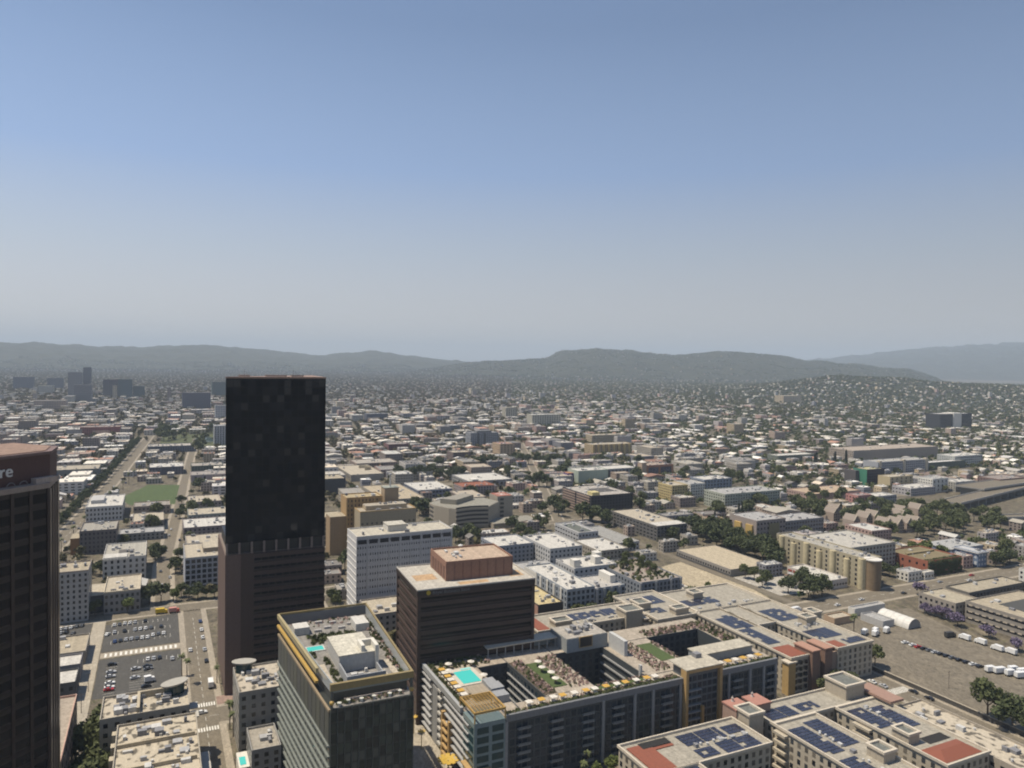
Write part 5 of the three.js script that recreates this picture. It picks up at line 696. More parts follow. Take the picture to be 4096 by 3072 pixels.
treeKinds.palm_tree = [0, 1].map((i) => {
  const R = rng(5 + i), pos = []; for (let f = 0; f < 30; f++) { const a = R() * 6.283, up = 0.9 - 1.5 * R(), L = 2 + R() * 0.6; let p0 = null; for (let k = 0; k <= 6; k++) { const u = k / 6, r = L * u * Math.cos(up * (1 - u * 0.5)), y = L * (Math.sin(up) * u) - 1.3 * u * u, w = 0.42 * Math.sin(Math.PI * Math.min(1, u * 0.9 + 0.1)), x = Math.cos(a) * r, z = Math.sin(a) * r, q = [[x - Math.sin(a) * w, y, z + Math.cos(a) * w], [x + Math.sin(a) * w, y, z - Math.cos(a) * w]]; if (p0) pos.push(...p0[0], ...p0[1], ...q[1], ...p0[0], ...q[1], ...q[0]); p0 = q; } }
  const g = new THREE.BufferGeometry(); g.setAttribute('position', new THREE.Float32BufferAttribute(pos, 3)); g.computeVertexNormals();
  return { crown: g, trunk: new THREE.CylinderGeometry(0.17, 0.26, 11, 7).translate(0, 5.5, 0), m: leafM.palm, y: 11 };
});
let treeNo = 0;
function tree(kind, label, s, t, scale = 1, group, y = 0) {
  const v = treeKinds[kind], k = v[treeNo++ % v.length], g = thing(kind, label, 'tree', s, t, { th: (treeNo * 2.399) % 6.283, y, group });
  part(g, 'trunk', k.trunk, barkM); part(g, 'crown', k.crown, k.m, 0, k.y, 0); g.scale.set(scale, scale * (0.9 + 0.2 * ((treeNo * 7) % 5) / 5), scale); return g;
}
const row = (kind, label, group, list, scale, line) => { // long lists are told apart by the part of the group they stand in
  const az = (p) => { const v = at(p[0], p[1]); return Math.atan2(v.x, -v.z); }, rr = (p) => Math.hypot(p[0], p[1]), byAz = [...list].sort((a, e) => az(a) - az(e)), byR = [...list].sort((a, e) => rr(a) - rr(e));
  list.forEach((p, i) => {
    const [s, t, k] = p; let l = label;
    if (line) l = `${label}, ${nth[byR.indexOf(p)]} from the near end`; else if (list.length > 9) { const q = Math.floor(byAz.indexOf(p) / list.length * 5), r = Math.floor(byR.indexOf(p) / list.length * 4); l = `${label}, ${['left end', 'left half', 'middle', 'right half', 'right end'][q]}, ${['near edge', 'near side', 'far side', 'far edge'][r]}`; } else if (list.length > 1) l = `${label}, ${nth[byAz.indexOf(p)]} from the left`;
    tree(kind, l, s, t, (k ?? scale) * (0.85 + 0.3 * ((i * 5) % 7) / 7), group);
  });
};
tree('ficus_tree', 'large dark street tree at the crossing behind the car park', -5.5, 521, 1.5); tree('ficus_tree', 'second large dark street tree nearer the leafy street mouth', 1.2, 523, 1.3); tree('street_tree', 'round green tree in front of the cream-roofed four-storey block', -17.6, 508.4, 1.2); tree('broadleaf_tree', 'tree at the corner between the grey hotel and cream-roofed block', -35, 508, 1.1); tree('street_tree', 'bright green tree left of the grid-window office', 8.5, 522, 1.1);
row('ficus_tree', 'dark tree along the foot of the grid-window office', 'trees under the grid-window office', [[17.5, 521.5], [23, 521], [28, 519.5], [33, 519]], 1.0);
row('ficus_tree', 'dark tree on the leafy side street left of the grid-window office', 'trees on the leafy side street', [[-2.5, 629], [1.4, 634], [11, 589], [12, 602], [-3, 640], [22, 865], [18, 790], [21, 812], [-38, 605]], 1.2);
row('broadleaf_tree', 'tree in the dense planting beside the notched cream building', 'trees beside the notched building', [[-20, 331], [-23.5, 327], [-18.6, 336], [-19.5, 318], [-18, 308], [-24, 318], [-17.5, 298], [-23, 305], [-19, 288], [-22, 278], [-18, 270], [-24, 292]], 1.9);
tree('palm_tree', 'palm between the car park and street, left of a pair', 10.2, 397, 0.95, 'car park palms'); tree('palm_tree', 'palm between the car park and street, right of a pair', 12.2, 386, 1, 'car park palms'); tree('palm_tree', 'palm at the pink plaza corner of the brown podium', 25.4, 381, 0.8); tree('palm_tree', 'palm in front of the leaf roof building below the black tower', 27.2, 331, 1.05, 'crossing palms'); tree('palm_tree', 'second palm beside the crossing below the black tower', 28, 324, 1, 'crossing palms');
row('broadleaf_tree', 'tree in the garden court between leaf roof building and gilded tower', 'garden court trees', [[34, 300], [38, 301.5], [36, 296], [40, 297], [43, 303]], 1.0);
tree('broadleaf_tree', 'spreading tree at the yard corner beside the solar apartments', 341, 265, 1.35); tree('broadleaf_tree', 'large spreading tree by the street wall at the bottom of the yard', 337.4, 204, 1.9); tree('ficus_tree', 'dark tree right behind the large spreading tree by the yard wall', 337, 193, 1.7); tree('ficus_tree', 'dark tree at the picture edge beside the yard wall', 335.6, 184, 1.6);
tree('ficus_tree', 'dark round tree, left one of the clump at the street crossing above the yard', 398, 362, 1.6); tree('ficus_tree', 'dark round tree, right one of the clump at the street crossing above the yard', 412, 363, 1.6); tree('ficus_tree', 'dark round tree, middle of the clump at the street crossing above the yard', 405, 364, 1.5);
row('street_tree', 'bright green tree behind the ivy brick building', 'trees behind the ivy building', [[570, 398], [577, 404], [584, 396], [575, 414]], 1.6); row('ficus_tree', 'dense round tree in front of the blue corner building', 'trees by the blue building', [[603, 362], [611, 361], [619, 363], [628, 366]], 1.5);
row('broadleaf_tree', 'tree on the street front of the solar apartments', 'trees before the rear solar block', [[303, 251], [298.5, 253], [308, 252], [289, 253]], 0.95);
row('jacaranda_tree', 'purple flowering tree beside the concrete office', 'purple trees by the concrete office', [[445, 306], [447, 300.5], [446.5, 296], [447, 311], [442, 287], [440, 267], [435, 248], [437, 230]], 1.0); tree('jacaranda_tree', 'purple flowering tree at the street corner above the yard', 479, 338, 1.2);
row('street_tree', 'street tree between the garden block and the solar apartments', 'trees of the middle street', [[150, 235], [158, 236], [170, 236.5], [184, 236.5], [196, 237], [226, 238], [238, 238], [262, 239]], 0.85); row('palm_tree', 'palm at the near corner of the garden block street', 'palms of the middle street', [[147, 228], [144, 234], [149, 240]], 0.75);
tree('palm_tree', 'tall palm standing alone between tent and solar apartments', 368.3, 301, 1.25);
row('palm_tree', 'palm in the courtyard of the solar apartments at the bottom edge', 'courtyard palms', [[246, 197], [244.5, 189], [246.5, 180], [245, 205], [183, 198], [191, 195], [200, 190], [208, 199], [179, 192]], 0.95);
row('ficus_tree', 'dark tree in the dense belt between sand depot and apartment rows', 'dense tree belt behind the depot', [[448, 537], [451, 528], [450.6, 514], [447.5, 501], [444.6, 489], [444, 480], [441, 468], [442, 458], [441, 449], [439.4, 439], [436, 430], [469, 540], [468, 522], [463, 502], [454, 475], [460, 515], [472, 508], [478, 530], [452, 490], [458, 462], [447, 455], [470, 490], [450, 445], [465, 475], [480, 515], [455, 550], [440, 520], [438, 500], [436, 480], [433, 462], [488, 540], [446, 560]], 1.75);
row('broadleaf_tree', 'tree in the dense wood round the gabled townhouses', 'wood round the townhouses', [[735, 545], [735.5, 534], [750, 534], [750, 523], [750, 513], [746, 500], [742, 488], [733, 473], [684, 501], [697, 483], [694, 471], [684, 459], [689, 453], [666, 458], [721, 550], [707, 556], [656, 536], [637, 494], [611, 464], [636, 454], [649, 457], [744, 460], [746, 451], [748, 446], [728, 445], [700, 540], [690, 525], [715, 530], [720, 500], [705, 495], [672, 515], [660, 520], [712, 470], [725, 480], [705, 455], [760, 480], [765, 500], [770, 520], [618, 480], [622, 520], [610, 545], [680, 545], [668, 490], [676, 470], [735, 510], [655, 490], [645, 525], [780, 470], [790, 490], [760, 550]], 1.75);
row('ficus_tree', 'dark tree in the grove beside the curved-wall school and pale halls', 'groves of the middle distance', [[361, 930], [369, 927], [291, 963], [294, 954], [302, 935], [317, 938], [244, 741], [241.5, 722], [243.5, 716], [375, 1033], [427, 1025], [433, 1012], [449, 1017], [464, 1022], [349, 926], [330, 940], [338, 930], [500, 1040], [503, 1020], [514, 1015], [526, 1011], [538, 1006], [546, 996], [564, 1008], [423, 830], [437, 832], [443, 822], [622, 977], [625, 965], [667, 940], [378, 684], [371, 662], [383, 634], [390, 627], [394, 617], [390, 604]], 1.9);
row('broadleaf_tree', 'tree among the mixed apartment rows on the right side', 'trees among the mixed apartments', [[779, 777], [789, 773], [717, 774], [742, 765], [622, 568], [638, 573], [630, 586], [624, 588], [598, 620], [597, 609], [678, 617], [716, 608], [707, 640], [720, 650], [536, 610], [520, 590], [548, 580]], 1.8);
row('cypress_tree', 'tall dark cypress beside the dense tree belt', 'cypresses by the tree belt', [[494.6, 568], [525.6, 564], [529, 572], [652, 553]], 1.35); row('cypress_tree', 'dark cypress in front of the long beige wall building', 'cypresses at the beige wall', [[940, 850], [946, 852], [980, 846], [986, 850], [1006, 846]], 1.7);
row('broadleaf_tree', 'tree in the far park with the lake', 'park trees', [[0, 1546], [8, 1527], [16, 1541], [24, 1556], [5, 1634], [15, 1650], [62, 1403], [68, 1386], [57, 1298], [74, 1474], [103, 1604], [99, 1664], [5, 1712], [-3, 1582], [110, 1500], [120, 1560], [40, 1580], [30, 1700]], 2.3);
row('broadleaf_tree', 'small tree on the roof of the grey block beside the sand lot', 'trees on the planted roof', [], 1);
[[304, 441], [311, 438], [308, 428], [306, 418], [303, 408], [296, 432], [290, 424]].forEach(([s, t], i) => tree('broadleaf_tree', `small tree, ${nth[i]} from the back on the planted roof beside the sand lot`, s, t, 0.75, 'trees on the planted roof', 16.2));
tree('street_tree', 'small bush-like tree on the edge of the sand lot', 345, 402, 0.8); tree('street_tree', 'small green tree in front of the white slab office and black tower', 84, 410, 0.9); tree('ficus_tree', 'dark tree beside the street right of the black tower podium', 80, 428, 1.2);

row('ficus_tree', 'dark street tree on the left kerb of the long avenue', 'trees along the avenue', [...Array(44)].map((_, i) => { const t = 700 + i * 19 + (i % 3) * 4, s = -76 + (t - 724) * 0.072 - 11 + (t > 1058 ? -(t - 1058) * 0.012 : 0); return [s, t]; }), 1.25, true);
row('palm_tree', 'thin palm along the right kerb of the long avenue', 'palms along the avenue', [...Array(16)].map((_, i) => { const t = 560 + i * 42, s = -100 + (t - 506) * 0.11 + 9.5; return [s, t]; }), 1.1, true);

// ------------------------------------------------------------------ vehicles
const tyreM = mat(0.015, 0.015, 0.015, 0.9, null), carGlass = mat(0.02, 0.024, 0.03, 0.06, null), lampM = mat(0.6, 0.6, 0.58, 0.2, null), tailM = mat(0.3, 0.02, 0.02, 0.3, null);
const profile = (pts, w, bevel = 0.06) => new THREE.ExtrudeGeometry(new THREE.Shape(pts.map((p) => new THREE.Vector2(...p))), { depth: w - 2 * bevel, bevelEnabled: true, bevelThickness: bevel, bevelSize: bevel, bevelSegments: 2 }).translate(0, 0, -w / 2 + bevel);
const bodyGeo = profile([[-2.15, 0.35], [2.15, 0.35], [2.2, 0.62], [2.05, 0.82], [0.95, 0.95], [-1.75, 0.98], [-2.18, 0.9]], 1.8), cabinGeo = profile([[1, 0.95], [0.35, 1.4], [-1.1, 1.42], [-1.75, 0.98]], 1.5, 0.05), roofGeo = profile([[0.3, 1.42], [0.15, 1.49], [-0.95, 1.5], [-1.1, 1.43]], 1.42, 0.03), wheelGeo = new THREE.CylinderGeometry(0.33, 0.33, 0.22, 14).rotateX(Math.PI / 2), lampGeo = boxGeo(0.08, 0.16, 0.36), rimGeo = new THREE.CylinderGeometry(0.2, 0.2, 0.06, 12).rotateX(Math.PI / 2), rimMetal = mat(0.4, 0.4, 0.41, 0.35, null);
const carPaint = { white: mat(0.68, 0.68, 0.66, 0.2, null), silver: mat(0.42, 0.43, 0.44, 0.22, null), black: mat(0.015, 0.015, 0.017, 0.15, null), grey: mat(0.12, 0.125, 0.13, 0.2, null), red: mat(0.36, 0.02, 0.02, 0.2, null), blue: mat(0.03, 0.06, 0.17, 0.2, null) };
function car(colour, label, s, t, turn, group) { // turn 0: nose along the cross street, 90: nose away from the camera
  const g = thing('parked_car', label, 'car', s, t, { th: GRID + turn * rad, y: 0.1, group });
  part(g, 'body', bodyGeo, carPaint[colour]); part(g, 'cabin_glass', cabinGeo, carGlass); part(g, 'car_roof', roofGeo, carPaint[colour]);
  for (const x of [-1.32, 1.36]) for (const z of [-0.82, 0.82]) part(part(g, 'wheel', wheelGeo, tyreM, x, 0.33, z), 'rim', rimGeo, rimMetal, 0, 0, Math.sign(z) * 0.1);
  for (const z of [-0.62, 0.62]) { part(g, 'headlight', lampGeo, lampM, 2.17, 0.68, z); part(g, 'tail_light', lampGeo, tailM, -2.18, 0.72, z); }
}
const cols = ['white', 'silver', 'black', 'white', 'grey', 'white', 'black', 'silver', 'white', 'grey', 'blue', 'white'];
const many = (list, turn, where, group) => { const deep = turn > 45 && new Set(list.map((p) => Math.round(p[1] / 8))).size > 3, order = [...list].sort((a, e) => deep ? a[1] - e[1] : a[0] - e[0]); list.forEach((p, i) => { const [s, t, c] = p, k = c ?? cols[Math.abs(i * 5 + Math.round(s)) % 12]; car(k, `${k} car, ${nth[order.indexOf(p)]} from the ${deep ? 'near end' : 'left'} ${where}`, s, t, turn, group); }); };
many([[-23.6, 487], [-20.9, 487], [-18.2, 487.6], [-15.5, 487.4], [-12.8, 487.6], [-7.4, 487.6]], 90, 'in the far row of the car park', 'cars in the far row');
many([[-17.9, 474], [-12.5, 474], [-9.8, 474], [-7, 474], [-4.3, 474], [1, 474], [-22.9, 474]], 90, 'in the second row of the car park', 'cars in the second row'); car('white', 'white car parked alone at the alley side of the far car park', -26.4, 471.5, 70);
many([[-22, 458.2], [-19.3, 458.5], [-16.6, 459], [-13.9, 459], [-11.2, 459], [-8.5, 458.6], [-5.8, 458.4], [-3.1, 461], [-0.4, 461.6], [2.4, 461.6]], 90, 'in the third row of the car park', 'cars in the third row');
many([[-21.6, 424.2, 'black'], [-21.5, 414, 'silver'], [-21.5, 408.4, 'silver'], [-21.3, 400.2, 'white'], [-21.3, 395, 'white']], 0, 'along the alley side of the near car park', 'cars along the alley side'); car('red', 'red car nearest the leaf roof building in the near car park', -21.4, 392.2, 0);
many([[-10.6, 413.6, 'silver'], [-5.3, 414.8, 'black'], [-4.9, 411.2, 'grey'], [-10.6, 402, 'silver'], [-5.6, 389.6, 'black']], 8, 'in the middle of the near car park', 'cars in the middle of the near car park');
many([[-5.2, 424.6], [-2.5, 424.6, 'silver'], [0.2, 424.6, 'black'], [6.3, 420.6, 'silver']], 90, 'at the top of the near car park', 'cars at the top of the near car park');
many([[22.2, 474], [22.2, 459], [22.2, 446], [22.2, 427, 'silver'], [22.2, 410.5]], 90, 'along the kerb below the brown podium', 'cars along the podium kerb'); car('white', 'white car driving on the street beside the car park', 15.2, 429, 90); car('white', 'white car driving over the crossing below the car park', 17.2, 350.5, 8);
many([[-51, 491], [-48.4, 491.6], [-45.8, 492], [-43.2, 492.6], [-40.6, 493], [-50.4, 484], [-47.6, 484.4], [-44, 481]], 80, 'in the yard below the grey hotel', 'cars in the hotel yard');
many([[7, 578], [8, 715], [16, 694], [1, 597], [5, 660], [10, 740], [15, 800], [1.5, 560]], 87, 'on the leafy side street', 'cars on the leafy side street');
[['white', 386.2, 281], ['white', 386.8, 276.6], ['red', 387.2, 273.6], ['black', 387.7, 270.6], ['grey', 388.2, 267.6], ['silver', 388.6, 264.6], ['black', 389.1, 261.6], ['black', 389.6, 258.6], ['grey', 390, 255.6], ['black', 390.6, 252], ['black', 391.2, 248.6], ['white', 391.8, 245.4], ['black', 392.3, 242]].forEach(([c, s, t], i) => car(c, `${c} car, ${nth[i]} from the far end of the long single row across the yard`, s, t, -10, 'cars in the yard row'));
many([[322.5, 252, 'white'], [323.4, 246.4, 'silver'], [331.5, 236, 'black'], [331.8, 228, 'black']], 90, 'on the street beside the yard wall', 'cars on the wall street'); many([[470, 344], [430, 346], [520, 352, 'silver'], [545, 346, 'white'], [405, 344], [560, 354, 'red']], 0, 'on the wide street above the yard', 'cars on the wide street');
many([...Array(24)].map((_, i) => { const t = 540 + i * 26, s = -100 + (t - 506) * 0.11; return [s + (i % 2 ? 4.5 : -4.5), t]; }), 84, 'on the long avenue', 'cars on the long avenue');
function truck(name, label, cabC, boxC, s, t, turn, L = 5.5, group) {
  const g = thing(name, label, 'truck', s, t, { th: GRID + turn * rad, y: 0.1, group });
  box(g, 'cargo_box', -L / 2, L / 2, 0.9, 3.3, 1.15, -1.15, boxC); part(g, 'cab', profile([[0, 0.5], [1.7, 0.5], [1.75, 1.3], [1.3, 2.3], [0, 2.35]], 2.1), cabC, L / 2 + 0.1, 0, 0); part(g, 'windscreen', profile([[1.62, 1.36], [1.74, 1.36], [1.36, 2.2], [1.24, 2.2]], 1.8, 0.02), carGlass, L / 2 + 0.12, 0, 0);
  box(g, 'chassis', -L / 2, L / 2 + 1.6, 0.55, 0.9, 0.8, -0.8, tyreM); for (const x of [-L / 2 + 0.9, L / 2 + 1]) for (const z of [-0.95, 0.95]) part(g, 'wheel', new THREE.CylinderGeometry(0.45, 0.45, 0.3, 14).rotateX(Math.PI / 2), tyreM, x, 0.45, z);
}
const wP = carPaint.white, yP = mat(0.62, 0.42, 0.03, 0.4, null), rP = mat(0.45, 0.1, 0.06, 0.4, null), oP = mat(0.5, 0.18, 0.03, 0.4, null);
truck('food_truck', 'yellow food truck at the far edge of the car park', yP, yP, 0.5, 499, -4, 5); truck('food_truck', 'pink-red food truck beside the yellow one', rP, mat(0.55, 0.25, 0.2, 0.4, null), 7.6, 498, -4, 4.2); truck('box_truck', 'white box truck parked on the street below the brown podium', wP, wP, 22.4, 378, 90, 6); truck('box_truck', 'orange and white truck in the alley beside the notched building', oP, wP, -26.6, 349, 62, 6); truck('van', 'white van parked in the middle of the near car park', wP, wP, -5, 395, 10, 3);
[[391, 236], [394, 233], [396, 229], [398.4, 225], [402, 231], [404, 227]].forEach(([s, t], i) => truck('box_truck', `white box truck, ${nth[i]} in the cluster at the yard edge`, wP, wP, s, t, -15, i % 2 ? 6 : 4.5, 'white trucks clustered in the yard'));
[[380, 296], [384, 299], [391, 297], [376, 300]].forEach(([s, t], i) => truck('box_truck', `white box truck, ${nth[i]} of those between the palm and the storage tent`, wP, wP, s, t, 20, 4.5, 'white trucks by the tent'));
[[424, 270], [426, 262], [425, 252], [427, 246]].forEach(([s, t], i) => truck('box_truck', `white truck, ${nth[i]} from the far end along the concrete office fence`, wP, wP, s, t, 88, 4.5, 'white trucks by the office fence')); truck('box_truck', 'dark truck parked alone near the office fence', carPaint.black, mat(0.05, 0.05, 0.05, 0.6), 419, 277, -10, 5);
truck('box_truck', 'white trailer truck on the wide street left of the tent', wP, wP, 368, 346, 0, 8); truck('box_truck', 'long red and white truck on the wide street by the sand lot', rP, wP, 350, 345, 0, 8);

// ------------------------------------------------------------------ poles on the plaza and the yard
for (const [s, t, l] of [[97.5, 296, 'gilded flower-topped pole on the plaza between towers'], [96.5, 283, 'gilded flower-topped pole at the near end of the plaza']]) { const g = thing('flower_pole', l, 'sculpture', s, t); part(g, 'pole', new THREE.CylinderGeometry(0.15, 0.2, 7, 8), mat(0.5, 0.4, 0.2, 0.5), 0, 3.5, 0); for (let i = 0; i < 8; i++) { const m = part(g, 'petal', boxGeo(1.5, 0.1, 0.6), mat(0.62, 0.4, 0.06, 0.5), Math.cos(i * 0.785) * 0.9, 7.1, Math.sin(i * 0.785) * 0.9, -i * 0.785); m.rotation.z = 0.3; } }
{ const g = thing('flower_pavilion', 'gilded flower-shaped pavilion roof on the plaza below the garden block', 'pavilion', 100.2, 262); for (let i = 0; i < 10; i++) { const m = part(g, 'petal', boxGeo(4, 0.15, 1.6), mat(0.62, 0.42, 0.08, 0.5), Math.cos(i * 0.628) * 2.2, 5, Math.sin(i * 0.628) * 2.2, -i * 0.628); m.rotation.z = 0.2; } part(g, 'post', new THREE.CylinderGeometry(0.25, 0.35, 5, 10), mat(0.5, 0.4, 0.2, 0.5), 0, 2.5, 0); }
for (const [s, t, l] of [[352, 232, 'thin light pole standing in the yard asphalt'], [-31, 372, 'utility pole in the alley beside the car park'], [-30, 395, 'second utility pole in the alley']]) { const g = thing('light_pole', l, 'pole', s, t); part(g, 'shaft', new THREE.CylinderGeometry(0.09, 0.14, 9, 8), mat(0.2, 0.17, 0.14), 0, 4.5, 0); box(g, 'crossarm', -1.1, 1.1, 8.2, 8.35, 0.08, -0.08, mat(0.2, 0.17, 0.14)); }
// roof-garden and verge planting
{
  const geo = leafCloud(5, 26, 0.36, (R, v) => { const a = R() * 6.283, z = 2 * R() - 1, q = Math.sqrt(1 - z * z), r = 0.75 * Math.cbrt(R()); v.set(Math.cos(a) * q * r, z * r * 0.8 + 0.35, Math.sin(a) * q * r); }), M = new THREE.Matrix4(), Q = new THREE.Quaternion(), U = new THREE.Vector3(0, 1, 0);
  for (const [k, m, l] of [['green', leafM.oak, 'green shrub planting on roof gardens and in courtyards'], ['flower', leafM.flower, 'pale pinkish dry shrub planting on the roof gardens']]) {
    const list = shrubSpots[k], im = new THREE.InstancedMesh(geo, m, list.length); im.name = k === 'green' ? 'shrubbery' : 'dry_shrubbery'; list.forEach(([x, y, z, r], i) => im.setMatrixAt(i, M.compose(new THREE.Vector3(x, y, z), Q.setFromAxisAngle(U, i * 2.4), new THREE.Vector3(r, r, r))));
    im.castShadow = im.receiveShadow = true; im.userData.kind = 'stuff'; finish(im, l, 'shrubs'); scene.add(im);
  }
}
// ------------------------------------------------------------------ the rest of the city: blocks of plain buildings and trees
{
  const TH2 = 22.3 * rad, c2 = Math.cos(TH2), n2 = Math.sin(TH2), R = rng(4242), cg = Math.cos(GRID), sg = Math.sin(GRID);
  const world = (a, q) => { let x = a * c2 - q * n2, z = -a * n2 - q * c2; const k = smooth((Math.hypot(x, z) - 1250) / 1500) * 130; return [x + k * (noise.noise(x / 480, z / 480, 20.5) + 0.5 * noise.noise(x / 170, z / 170, 3.5)), z + k * (noise.noise(x / 480, z / 480, 31.5) + 0.5 * noise.noise(x / 170, z / 170, 13.5))]; };                 // block grid -> x, z
  const toST = (x, z) => [x * cg - z * sg, -x * sg - z * cg];
  const nearRoad = (s, t, m) => roads.some(([line, w]) => { for (let i = 1; i < line.length; i++) { const [a, e] = line[i - 1], [c, d] = line[i], l2 = (c - a) ** 2 + (d - e) ** 2, u = Math.max(0, Math.min(1, ((s - a) * (c - a) + (t - e) * (d - e)) / l2)); if (Math.hypot(s - a - u * (c - a), t - e - u * (d - e)) < w / 2 + m) return true; } return false; });
  const open = [[-45, 28, 860, 1015], [330, 380, 352, 470], [330, 470, 120, 345], [-40, 160, 1390, 1790], [76, 104, 180, 400], [-60, 30, 370, 515], [425, 460, 425, 565], [600, 780, 440, 555], [20, 340, 200, 380]];
  const clear = (s, t, w, d) => !footprints.some(([a, e, c, g]) => s + w > a - 2 && s - w < e + 2 && t + d > c - 2 && t - d < g + 2) && !open.some(([a, e, c, g]) => s > a && s < e && t > c && t < g) && !nearRoad(s, t, Math.min(w, d) + 1);
  const blockers = footprints.filter((f) => f[4] > 40 && f[3] < 700);
  const hidden = (s, t, h) => blockers.some(([a, e, c, g, H]) => { let u0 = 0, u1 = 1; for (const [p, lo, hi] of [[s, a, e], [t, c, g]]) { const A = lo / p, B = hi / p; u0 = Math.max(u0, Math.min(A, B)); u1 = Math.min(u1, Math.max(A, B)); } return u0 < u1 && EYE + (h - EYE) * u1 < H; });
  const inView = (x, z, m = 0) => { const az = Math.atan2(x, -z) / rad; return az > -37 - m && az < 37 + m; };
  const wallsC = [[0.5, 0.46, 0.39], [0.42, 0.38, 0.32], [0.56, 0.53, 0.48], [0.36, 0.34, 0.32], [0.46, 0.36, 0.29], [0.52, 0.42, 0.28], [0.3, 0.25, 0.22], [0.44, 0.4, 0.38], [0.26, 0.26, 0.28], [0.48, 0.33, 0.28]];
  const roofsC = [[0.62, 0.58, 0.5], [0.52, 0.48, 0.4], [0.7, 0.68, 0.62], [0.42, 0.39, 0.34], [0.34, 0.32, 0.29], [0.56, 0.48, 0.37], [0.46, 0.44, 0.41], [0.26, 0.24, 0.22], [0.36, 0.2, 0.14]];
  const houseC = [[0.3, 0.27, 0.23], [0.24, 0.21, 0.18], [0.36, 0.33, 0.29], [0.2, 0.18, 0.165], [0.42, 0.38, 0.32], [0.28, 0.2, 0.155], [0.5, 0.47, 0.41], [0.33, 0.31, 0.29], [0.6, 0.57, 0.51]];
  const plots = [], treeSpots = [];
  for (let bt = 380; bt < 9200; bt += 158) for (let bs = -6600; bs < 8200; bs += 82) {
    const [mx, mz] = world(bs + 41, bt + 79), r = Math.hypot(mx, mz); if (!inView(mx, mz, 3) || r > 9300 || r < 330) continue;
    const az = Math.atan2(mx, -mz) / rad, green = (az > 14 ? 0.35 : 0) + smooth((r - 1500) / 3500) * 0.35 + 0.2 + (toST(mx, mz)[0] > 260 ? 0.2 : 0) + 0.3 * noise.noise(mx / 500, mz / 500, 1), far = r > 2200;
    let q = bt + 6; const big = noise.noise(mx / 260, mz / 260, 9) > 0.12 && r < 3000;
    while (q < bt + 146) {
      const d = (big ? 26 + R() * 26 : 13 + R() * 12), cols2 = big ? 2 : r > 3500 ? 3 : 2 + (R() < 0.45 ? 1 : 0); let a = bs + 6; const span = 70 / cols2;
      for (let k = 0; k < cols2; k++, a += span) {
        const w = span * (0.62 + 0.3 * R()), dd = d * (0.75 + 0.2 * R()), [x, z] = world(a + span / 2 + (R() - 0.5) * 3, q + d / 2);
        const tall = R(); let h = big ? 7 + R() * 9 : 4 + Math.floor(R() * 3) * 3; if (tall < 0.014 && r < 4000) h = 14 + R() * 14; if (az > 12 && r > 1200 && tall > 0.1) h = 4 + R() * 4;
        const ground = terrain(x, z); if (ground > (az > 15 && r < 6500 ? 120 : 22) && R() < 0.93) { if (R() < 0.5) treeSpots.push([x, z, ground, 1]); continue; } if (R() < 0.1 + green * 0.55) { treeSpots.push([x, z, ground, 1], [x + 5, z + 6, ground, 0.9], [x - 6, z + 3, ground, 0.8]); continue; }
        const [s, t] = toST(x, z), ww = w / 2, hd = dd / 2; let wE = w, dE = dd; if (r < 1700 && !clear(s, t, ww, hd)) { if (r < 1100 && clear(s, t, 5.5, 5.5)) { wE = 11; dE = 11; h = Math.min(h, 9); } else { if (R() < 0.5 && clear(s, t, 1, 1)) treeSpots.push([x, z, 0, 0.8]); continue; } } if (r > 1600) { const k = 1 - 0.3 * smooth((r - 1600) / 1600); wE *= k; dE *= k; }
        plots.push({ x, z, y: ground, s, t, w: wE, d: dE, h, r, wc: wallsC[Math.floor(R() * wallsC.length)], rc: R() < smooth((r - 1000) / 2200) * 0.85 ? houseC[Math.floor(R() * 9)] : roofsC[Math.floor(Math.pow(R(), 1.25) * roofsC.length)], gable: !big && h < 8 && R() < (az > 10 ? 0.55 : 0.3) });
        const nt = (R() < 0.5 + green ? 1 : 0) + (R() < 0.25 + green ? 1 : 0) + (r > 1000 && R() < green ? 1 : 0) + (r > 1500 && R() < green ? 1 : 0); for (let i = 0; i < nt; i++) { const [tx, tz] = world(a + span * (R() < 0.5 ? 0.02 : 0.98), q + d * R()); treeSpots.push([tx, tz, ground, 0.7 + 0.8 * R() + (r > 2500 ? 0.25 : 0)]); }
      }
      q += d + 1.5 + R() * 3;
    }
    for (let i = 0; i < 9; i++) if (R() < 0.5 + green) { const [tx, tz] = world(bs + 2 + R() * 2, bt + i * 17 + R() * 8); treeSpots.push([tx, tz, terrain(tx, tz), 0.6 + 0.5 * R()]); }
  }
  // slopes of the low hills and the foothills: houses between trees
  for (let i = 0; i < 9000; i++) { const az = -36 + R() * 73, r = 3400 + R() * 5200, x = r * Math.sin(az * rad), z = -r * Math.cos(az * rad), h = terrain(x, z); if (h > 8 && h < 230) { const low = az > 16 && r < 6200; if (low ? R() < 0.9 : R() < 0.3) treeSpots.push([x, z, h, 0.9 + R() * 0.8]); if (R() < (low ? 0.35 : 0.05) && h < (low ? 140 : 60)) { const [s, t] = toST(x, z); plots.push({ x, z, y: h, s, t, w: 10 + R() * 8, d: 10 + R() * 8, h: 5 + R() * 3, r, wc: wallsC[Math.floor(R() * 4)], rc: roofsC[Math.floor(R() * 7)], gable: R() < 0.4 }); } } }
  // gaps near the centre: small buildings, garages and trees wherever there is room
  const taken = plots.filter((p) => p.r < 1300).map((p) => [p.s, p.t, Math.max(p.w, p.d) / 2]);
